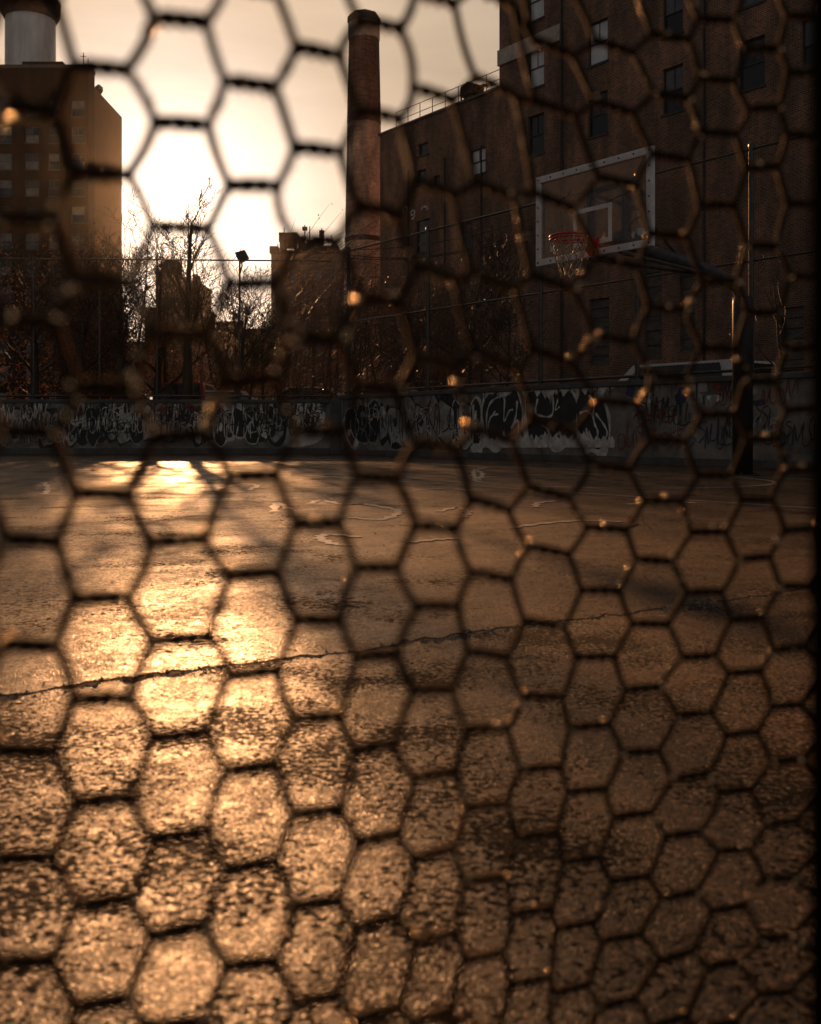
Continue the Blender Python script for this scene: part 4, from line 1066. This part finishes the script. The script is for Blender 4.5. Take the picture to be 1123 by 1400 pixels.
tree(80, 47, 350, .09, 119, 'distant bare tree showing between the two slim tower trees', .35, .6, density=.78)
tree(136, 44, 340, .08, 120, 'distant bare tree showing against the tower side block', .35, .6, density=.78)

# bramble bank: dry canes climbing to the right, with small dead leaves
rg = random.Random(77); mb = MB()
def ytop_at(x): return 352 + max(0, (x - 470)) * .30 + 10 * math.sin(x * .05) + max(0, 395 - x) * .6
for k in range(1000):
    px = rg.uniform(360, 640); Z = rg.uniform(28.6, 31.8)
    yt = ytop_at(px); y = yt + (545 - yt) * rg.random() ** .75
    p = at(px, y, Z)
    if p.z < STREET: continue
    L_ = rg.uniform(.7, 2.4); an = rg.gauss(.55, .35); pts = []
    for i in range(6):
        pts.append(p.copy()); p = p + Vector((math.cos(an), rg.gauss(0, .12), math.sin(an))) * (L_ / 5); an -= rg.uniform(-.05, .22)
    mb.tube(pts, [.011, .010, .009, .008, .006, .004], 3, 0, cap=False)
    for i in range(rg.randint(3, 8)):
        a_ = rg.choice(pts) + Vector((rg.gauss(0, .07), rg.gauss(0, .07), rg.gauss(0, .07)))
        s_ = rg.uniform(.018, .045); e1 = Vector((rg.gauss(0, 1), rg.gauss(0, 1), rg.gauss(0, 1))).normalized(); e2 = e1.orthogonal().normalized()
        mb.quad([a_ - e1 * s_, a_ + e2 * s_ * .6, a_ + e1 * s_, a_ - e2 * s_ * .6 + e1.cross(e2) * s_ * .3], 1)
for k in range(70):                                       # upright main stems rooted in the ground
    px = rg.uniform(365, 630); Z = rg.uniform(28.8, 31.5); a_ = at(px, YH, Z); a_.z = STREET
    h_ = hgt(ytop_at(px) + rg.uniform(0, 60), Z) - STREET; pts = [a_ + Vector((rg.gauss(0, .05) + .06 * i, rg.gauss(0, .05), h_ * i / 7)) for i in range(8)]
    mb.tube(pts, [.022 - .002 * i for i in range(8)], 4, 0, cap=False)
tag(mb.build('bramble', ['cane', 'dry_leaf']), 'tangled bank of dry brambles climbing behind the wall corner', 'brambles', kind='stuff')
mb = MB(); rg = random.Random(55)
for k in range(2300):
    px = rg.uniform(-330, 172) if k % 2 else rg.uniform(75, 174); Z = rg.uniform(33, 36)
    if k >= 1800: px = rg.uniform(165, 380); Z = rg.uniform(37, 41)
    yt = (384 if k < 1800 else 482) + 22 * math.sin(px * .045) + 14 * math.sin(px * .13 + 1) + (max(0, px - 160) * 3 if k < 1800 else 0)
    y = yt + (560 - yt) * rg.random() ** .8; p = at(px, y, Z)
    if p.z < STREET: continue
    L_ = rg.uniform(.5, 1.5); an = rg.gauss(1.4, .5); pts = []
    for i in range(5):
        pts.append(p.copy()); p = p + Vector((math.cos(an), rg.gauss(0, .25), math.sin(an))) * (L_ / 4); an += rg.gauss(0, .3)
    mb.tube(pts, [.013, .012, .010, .007, .004], 3, 0, cap=False)
    for i in range(6):
        a_ = rg.choice(pts) + Vector((rg.gauss(0, .12), rg.gauss(0, .12), rg.gauss(0, .12)))
        s_ = rg.uniform(.035, .075); e1 = Vector((rg.gauss(0, 1), rg.gauss(0, 1), rg.gauss(0, 1))).normalized(); e2 = e1.orthogonal().normalized()
        mb.quad([a_ - e1 * s_, a_ + e2 * s_ * .6, a_ + e1 * s_, a_ - e2 * s_ * .6 + e1.cross(e2) * s_ * .3], 1)
tag(mb.build('shrubbery', ['twig', 'dry_leaf']), 'dense dark shrubbery behind the far wall below the tower', 'shrubs', kind='stuff')
# dead leaves and litter blown to the foot of the walls
mb = MB()
for k in range(260):
    if rg.random() < .6:
        q = WF.world(rg.uniform(UC, 6), -abs(rg.gauss(.1, .5)) - .06, .008)
    else:
        q = corner - LX * rg.uniform(0.3, 11) - LN * (abs(rg.gauss(.1, .5)) + .06) + Vector((0, 0, .008))
    s_ = rg.uniform(.02, .05); t_ = rg.uniform(0, 6.28); e1 = Vector((math.cos(t_), math.sin(t_), rg.uniform(0, .5))).normalized(); e2 = Vector((-math.sin(t_), math.cos(t_), rg.uniform(0, .4))).normalized()
    mb.quad([q - e1 * s_, q + e2 * s_ * .6, q + e1 * s_, q - e2 * s_ * .6 + Vector((0, 0, s_ * .3))], 0)
tag(mb.build('fallen_leaves', 'dry_leaf'), 'dead leaves blown along the foot of the graffiti walls', 'leaves', kind='stuff')

# ------------------------------------------------------------------ hexagonal wire netting close to the camera
PCELL = 0.038
cols = [(-275, 150, 728, 0, 0), (-170, 149, 728, 1, 0), (-65, 148, 728, 0, 0), (40, 146, 735, 0.3, 0), (138, 142, 745, 0.8, 0), (247, 137, 736, 1.0, 0), (347, 133, 720, .2, 0), (436, 129.5, 720, 0, 0), (518, 123, 718, 0, 0.03),
        (594, 113, 721, 0, .22), (671, 94, 737, 0, .6), (750, 85, 757, 0, .45), (827, 82, 764, 0, .4), (898, 80, 768, 0, .35), (968, 80, 770, 0, .3), (1031, 79, 765, 0, .3), (1088, 79.5, 764, 0, .3), (1143, 78, 762, 0, .3), (1198, 78, 762, 0, .3), (1255, 78, 762, 0, .3), (1312, 78, 762, 0, .3)]
LOWP = {518: 121, 594: 112, 671: 104, 750: 97, 827: 91, 898: 86, 968: 83}
drift = {671: -.02, 750: -.04, 827: -.08, 898: -.09, 968: -.08, 1031: -.07, 1088: -.05}
rg = random.Random(42)
KI = 5                                                    # index of column 247: whole rows
wire = MB()
nodes = {}
def node_pt(x, y, P_):
    Z = F * PCELL / P_
    return at(x, y, Z)
def half(k): return 0.0 if (k - KI) % 2 == 0 else 0.5
for k, (xk, P_, y0, c2, c3) in enumerate(cols):
    sp = ((cols[k + 1][0] - xk) if k + 1 < len(cols) else 57)
    spl = (xk - cols[k - 1][0]) if k else sp
    for n_ in range(-10, 18):
        nn_ = n_ + half(k)
        y = y0 + nn_ * (LOWP.get(xk, P_) if nn_ > 0 else P_) - c2 * nn_ * nn_ * (1 if nn_ < 0 else .8) + (c3 if nn_ < 0 else 0) * max(-6, min(4, nn_)) ** 3
        y += rg.uniform(-3.5, 3.5)
        x = xk + drift.get(xk, 0) * (max(-200, y - 760) if y > 560 else -200) + rg.uniform(-3, 3)
        def yc(kk):
            q = cols[max(0, min(len(cols) - 1, kk))]
            return q[2] + nn_ * (LOWP.get(q[0], q[1]) if nn_ > 0 else q[1]) - q[3] * nn_ * nn_ + (q[4] if nn_ < 0 else 0) * max(-6, min(4, nn_)) ** 3
        slope = .62 * (yc(k + 1) - yc(k - 1)) / (sp + spl)
        slope = max(-.3, min(.32, slope))
        if xk in (671, 750) and nn_ < 2: slope += .08
        hl = .355 * spl * rg.uniform(.94, 1.06); hr = .355 * sp * rg.uniform(.94, 1.06)
        a_ = node_pt(x - hl, y - slope * hl + rg.uniform(-2, 2), P_ * .5 + (cols[k - 1][1] if k else P_) * .5)
        b2 = node_pt(x + hr, y + slope * hr + rg.uniform(-2, 2), P_ * .5 + (cols[k + 1][1] if k + 1 < len(cols) else P_) * .5)
        nodes[(k, nn_)] = (a_, b2)
WR = 0.0019
bb_ = []
for (k, nn_), (a_, b2) in nodes.items():
    if min(a_.z, b2.z) < 0.01: continue
    # twisted pair
    ax = (b2 - a_); t = ax.normalized(); e1 = t.orthogonal().normalized(); e2 = t.cross(e1); ph = rg.uniform(0, 6.28)
    for h_ in (0, math.pi):
        pts = []
        for i in range(15):
            q = i / 14; env = min(1, 6 * q, 6 * (1 - q)); an = ph + h_ + q * 2 * math.pi * 1.75
            pts.append(a_ + ax * q + (e1 * math.cos(an) + e2 * math.sin(an)) * WR * .95 * (.4 + .6 * env))
        wire.tube(pts, WR, 6)
    # gold metal beads added on the twists and joints for sun glints
    for q in range(rg.choice([0, 1, 2, 2, 3])):
        f_ = rg.choice([0.0, 1.0, rg.random(), rg.random()]); c_ = a_ + ax * f_ + (e1 * rg.gauss(0, 1) + e2 * rg.gauss(0, 1)).normalized() * WR * 1.5; r_ = rg.uniform(.0011, .0021)
        bb_.append((c_, r_))
    for dn in (-.5, .5):
        nb = nodes.get((k + 1, nn_ + dn))
        if not nb: continue
        q = nb[0]
        if q.z < 0.005: continue
        bow = Vector((rg.gauss(0, .0008), rg.gauss(0, .0012), rg.gauss(0, .0006)))
        pts = [b2.lerp(q, i / 6) + bow * math.sin(math.pi * i / 6) for i in range(7)]
        wire.tube(pts, WR * 1.12, 6)
        if rg.random() < (.6 if k <= 6 else .2):  # more added beads, denser on the left, standing in for gold rim light
            for i in range(rg.randint(3, 7)):
                f_ = rg.random(); bb_.append((b2.lerp(q, f_) + bow * math.sin(math.pi * f_) + Vector((rg.gauss(0, 1), rg.gauss(0, 1), rg.gauss(0, 1))).normalized() * WR * .9, rg.uniform(.0011, .0020)))
for c_, r_ in bb_:
    i0 = len(wire.v); rings = 5; seg = 8
    wire.v.append((c_.x, c_.y, c_.z - r_))
    for a1 in range(1, rings):
        for a2 in range(seg):
            p1 = math.pi * a1 / rings; p2 = 2 * math.pi * a2 / seg
            wire.v.append((c_.x + r_ * math.sin(p1) * math.cos(p2), c_.y + r_ * math.sin(p1) * math.sin(p2), c_.z - r_ * math.cos(p1)))
    top_ = len(wire.v); wire.v.append((c_.x, c_.y, c_.z + r_))
    for a2 in range(seg):
        n2_ = (a2 + 1) % seg
        wire.f.append((i0, i0 + 1 + n2_, i0 + 1 + a2)); wire.m.append(1)
        for a1 in range(rings - 2):
            o_ = i0 + 1 + a1 * seg
            wire.f.append((o_ + a2, o_ + n2_, o_ + seg + n2_, o_ + seg + a2)); wire.m.append(1)
        o_ = i0 + 1 + (rings - 2) * seg
        wire.f.append((o_ + a2, o_ + n2_, top_)); wire.m.append(1)
wn = wire.build('wire_netting', ['netting_wire', 'glint_bead'], smooth=True)
tag(wn, 'rusty hexagonal wire netting right in front of the viewer, out of focus', 'wire netting')
# blurred fence post that carries its right edge
q = at(1198, YH, 0.33)
fp = empty('fence_post', (q.x, q.y + .012, 0)); tag(fp, 'dark out of focus post at the right edge holding the wire netting', 'fence post')
mb = MB(); mb.tube([(0, 0, -.05), (0, 0, 1.9)], .0155, 16); mb.build('post', 'post_black', fp, smooth=True)
mb = MB(); mb.lathe((0, 0, 1.9), [(.019, 0), (.019, .02), (.006, .032)], 16); mb.build('cap', 'post_black', fp)

# ------------------------------------------------------------------ evening haze
HAZE = 0.00003
mb = MB(); mb.box((-700, -120, -1.0), (700, 900, 62))
hz_ = mb.build('haze', 'wall_cap'); hz_['kind'] = 'stuff'; tag(hz_, 'thin golden evening haze', 'haze')
m = bpy.data.materials.new('haze_air'); m.use_nodes = True; nt = m.node_tree
for n_ in list(nt.nodes):
    if n_.type != 'OUTPUT_MATERIAL': nt.nodes.remove(n_)
vp = nt.nodes.new('ShaderNodeVolumePrincipled'); vp.inputs['Density'].default_value = HAZE; vp.inputs['Anisotropy'].default_value = 0.94
vp.inputs['Color'].default_value = (0.95, 0.9, 0.85, 1)
nt.links.new(vp.outputs[0], nt.nodes['Material Output'].inputs['Volume'])
hz_.data.materials.clear(); hz_.data.materials.append(m); hz_.visible_shadow = True
SC.cycles.volume_bounces = 0
SC.cycles.use_denoising = True
SC.cycles.max_bounces = 8
SC.cycles.transparent_max_bounces = 12
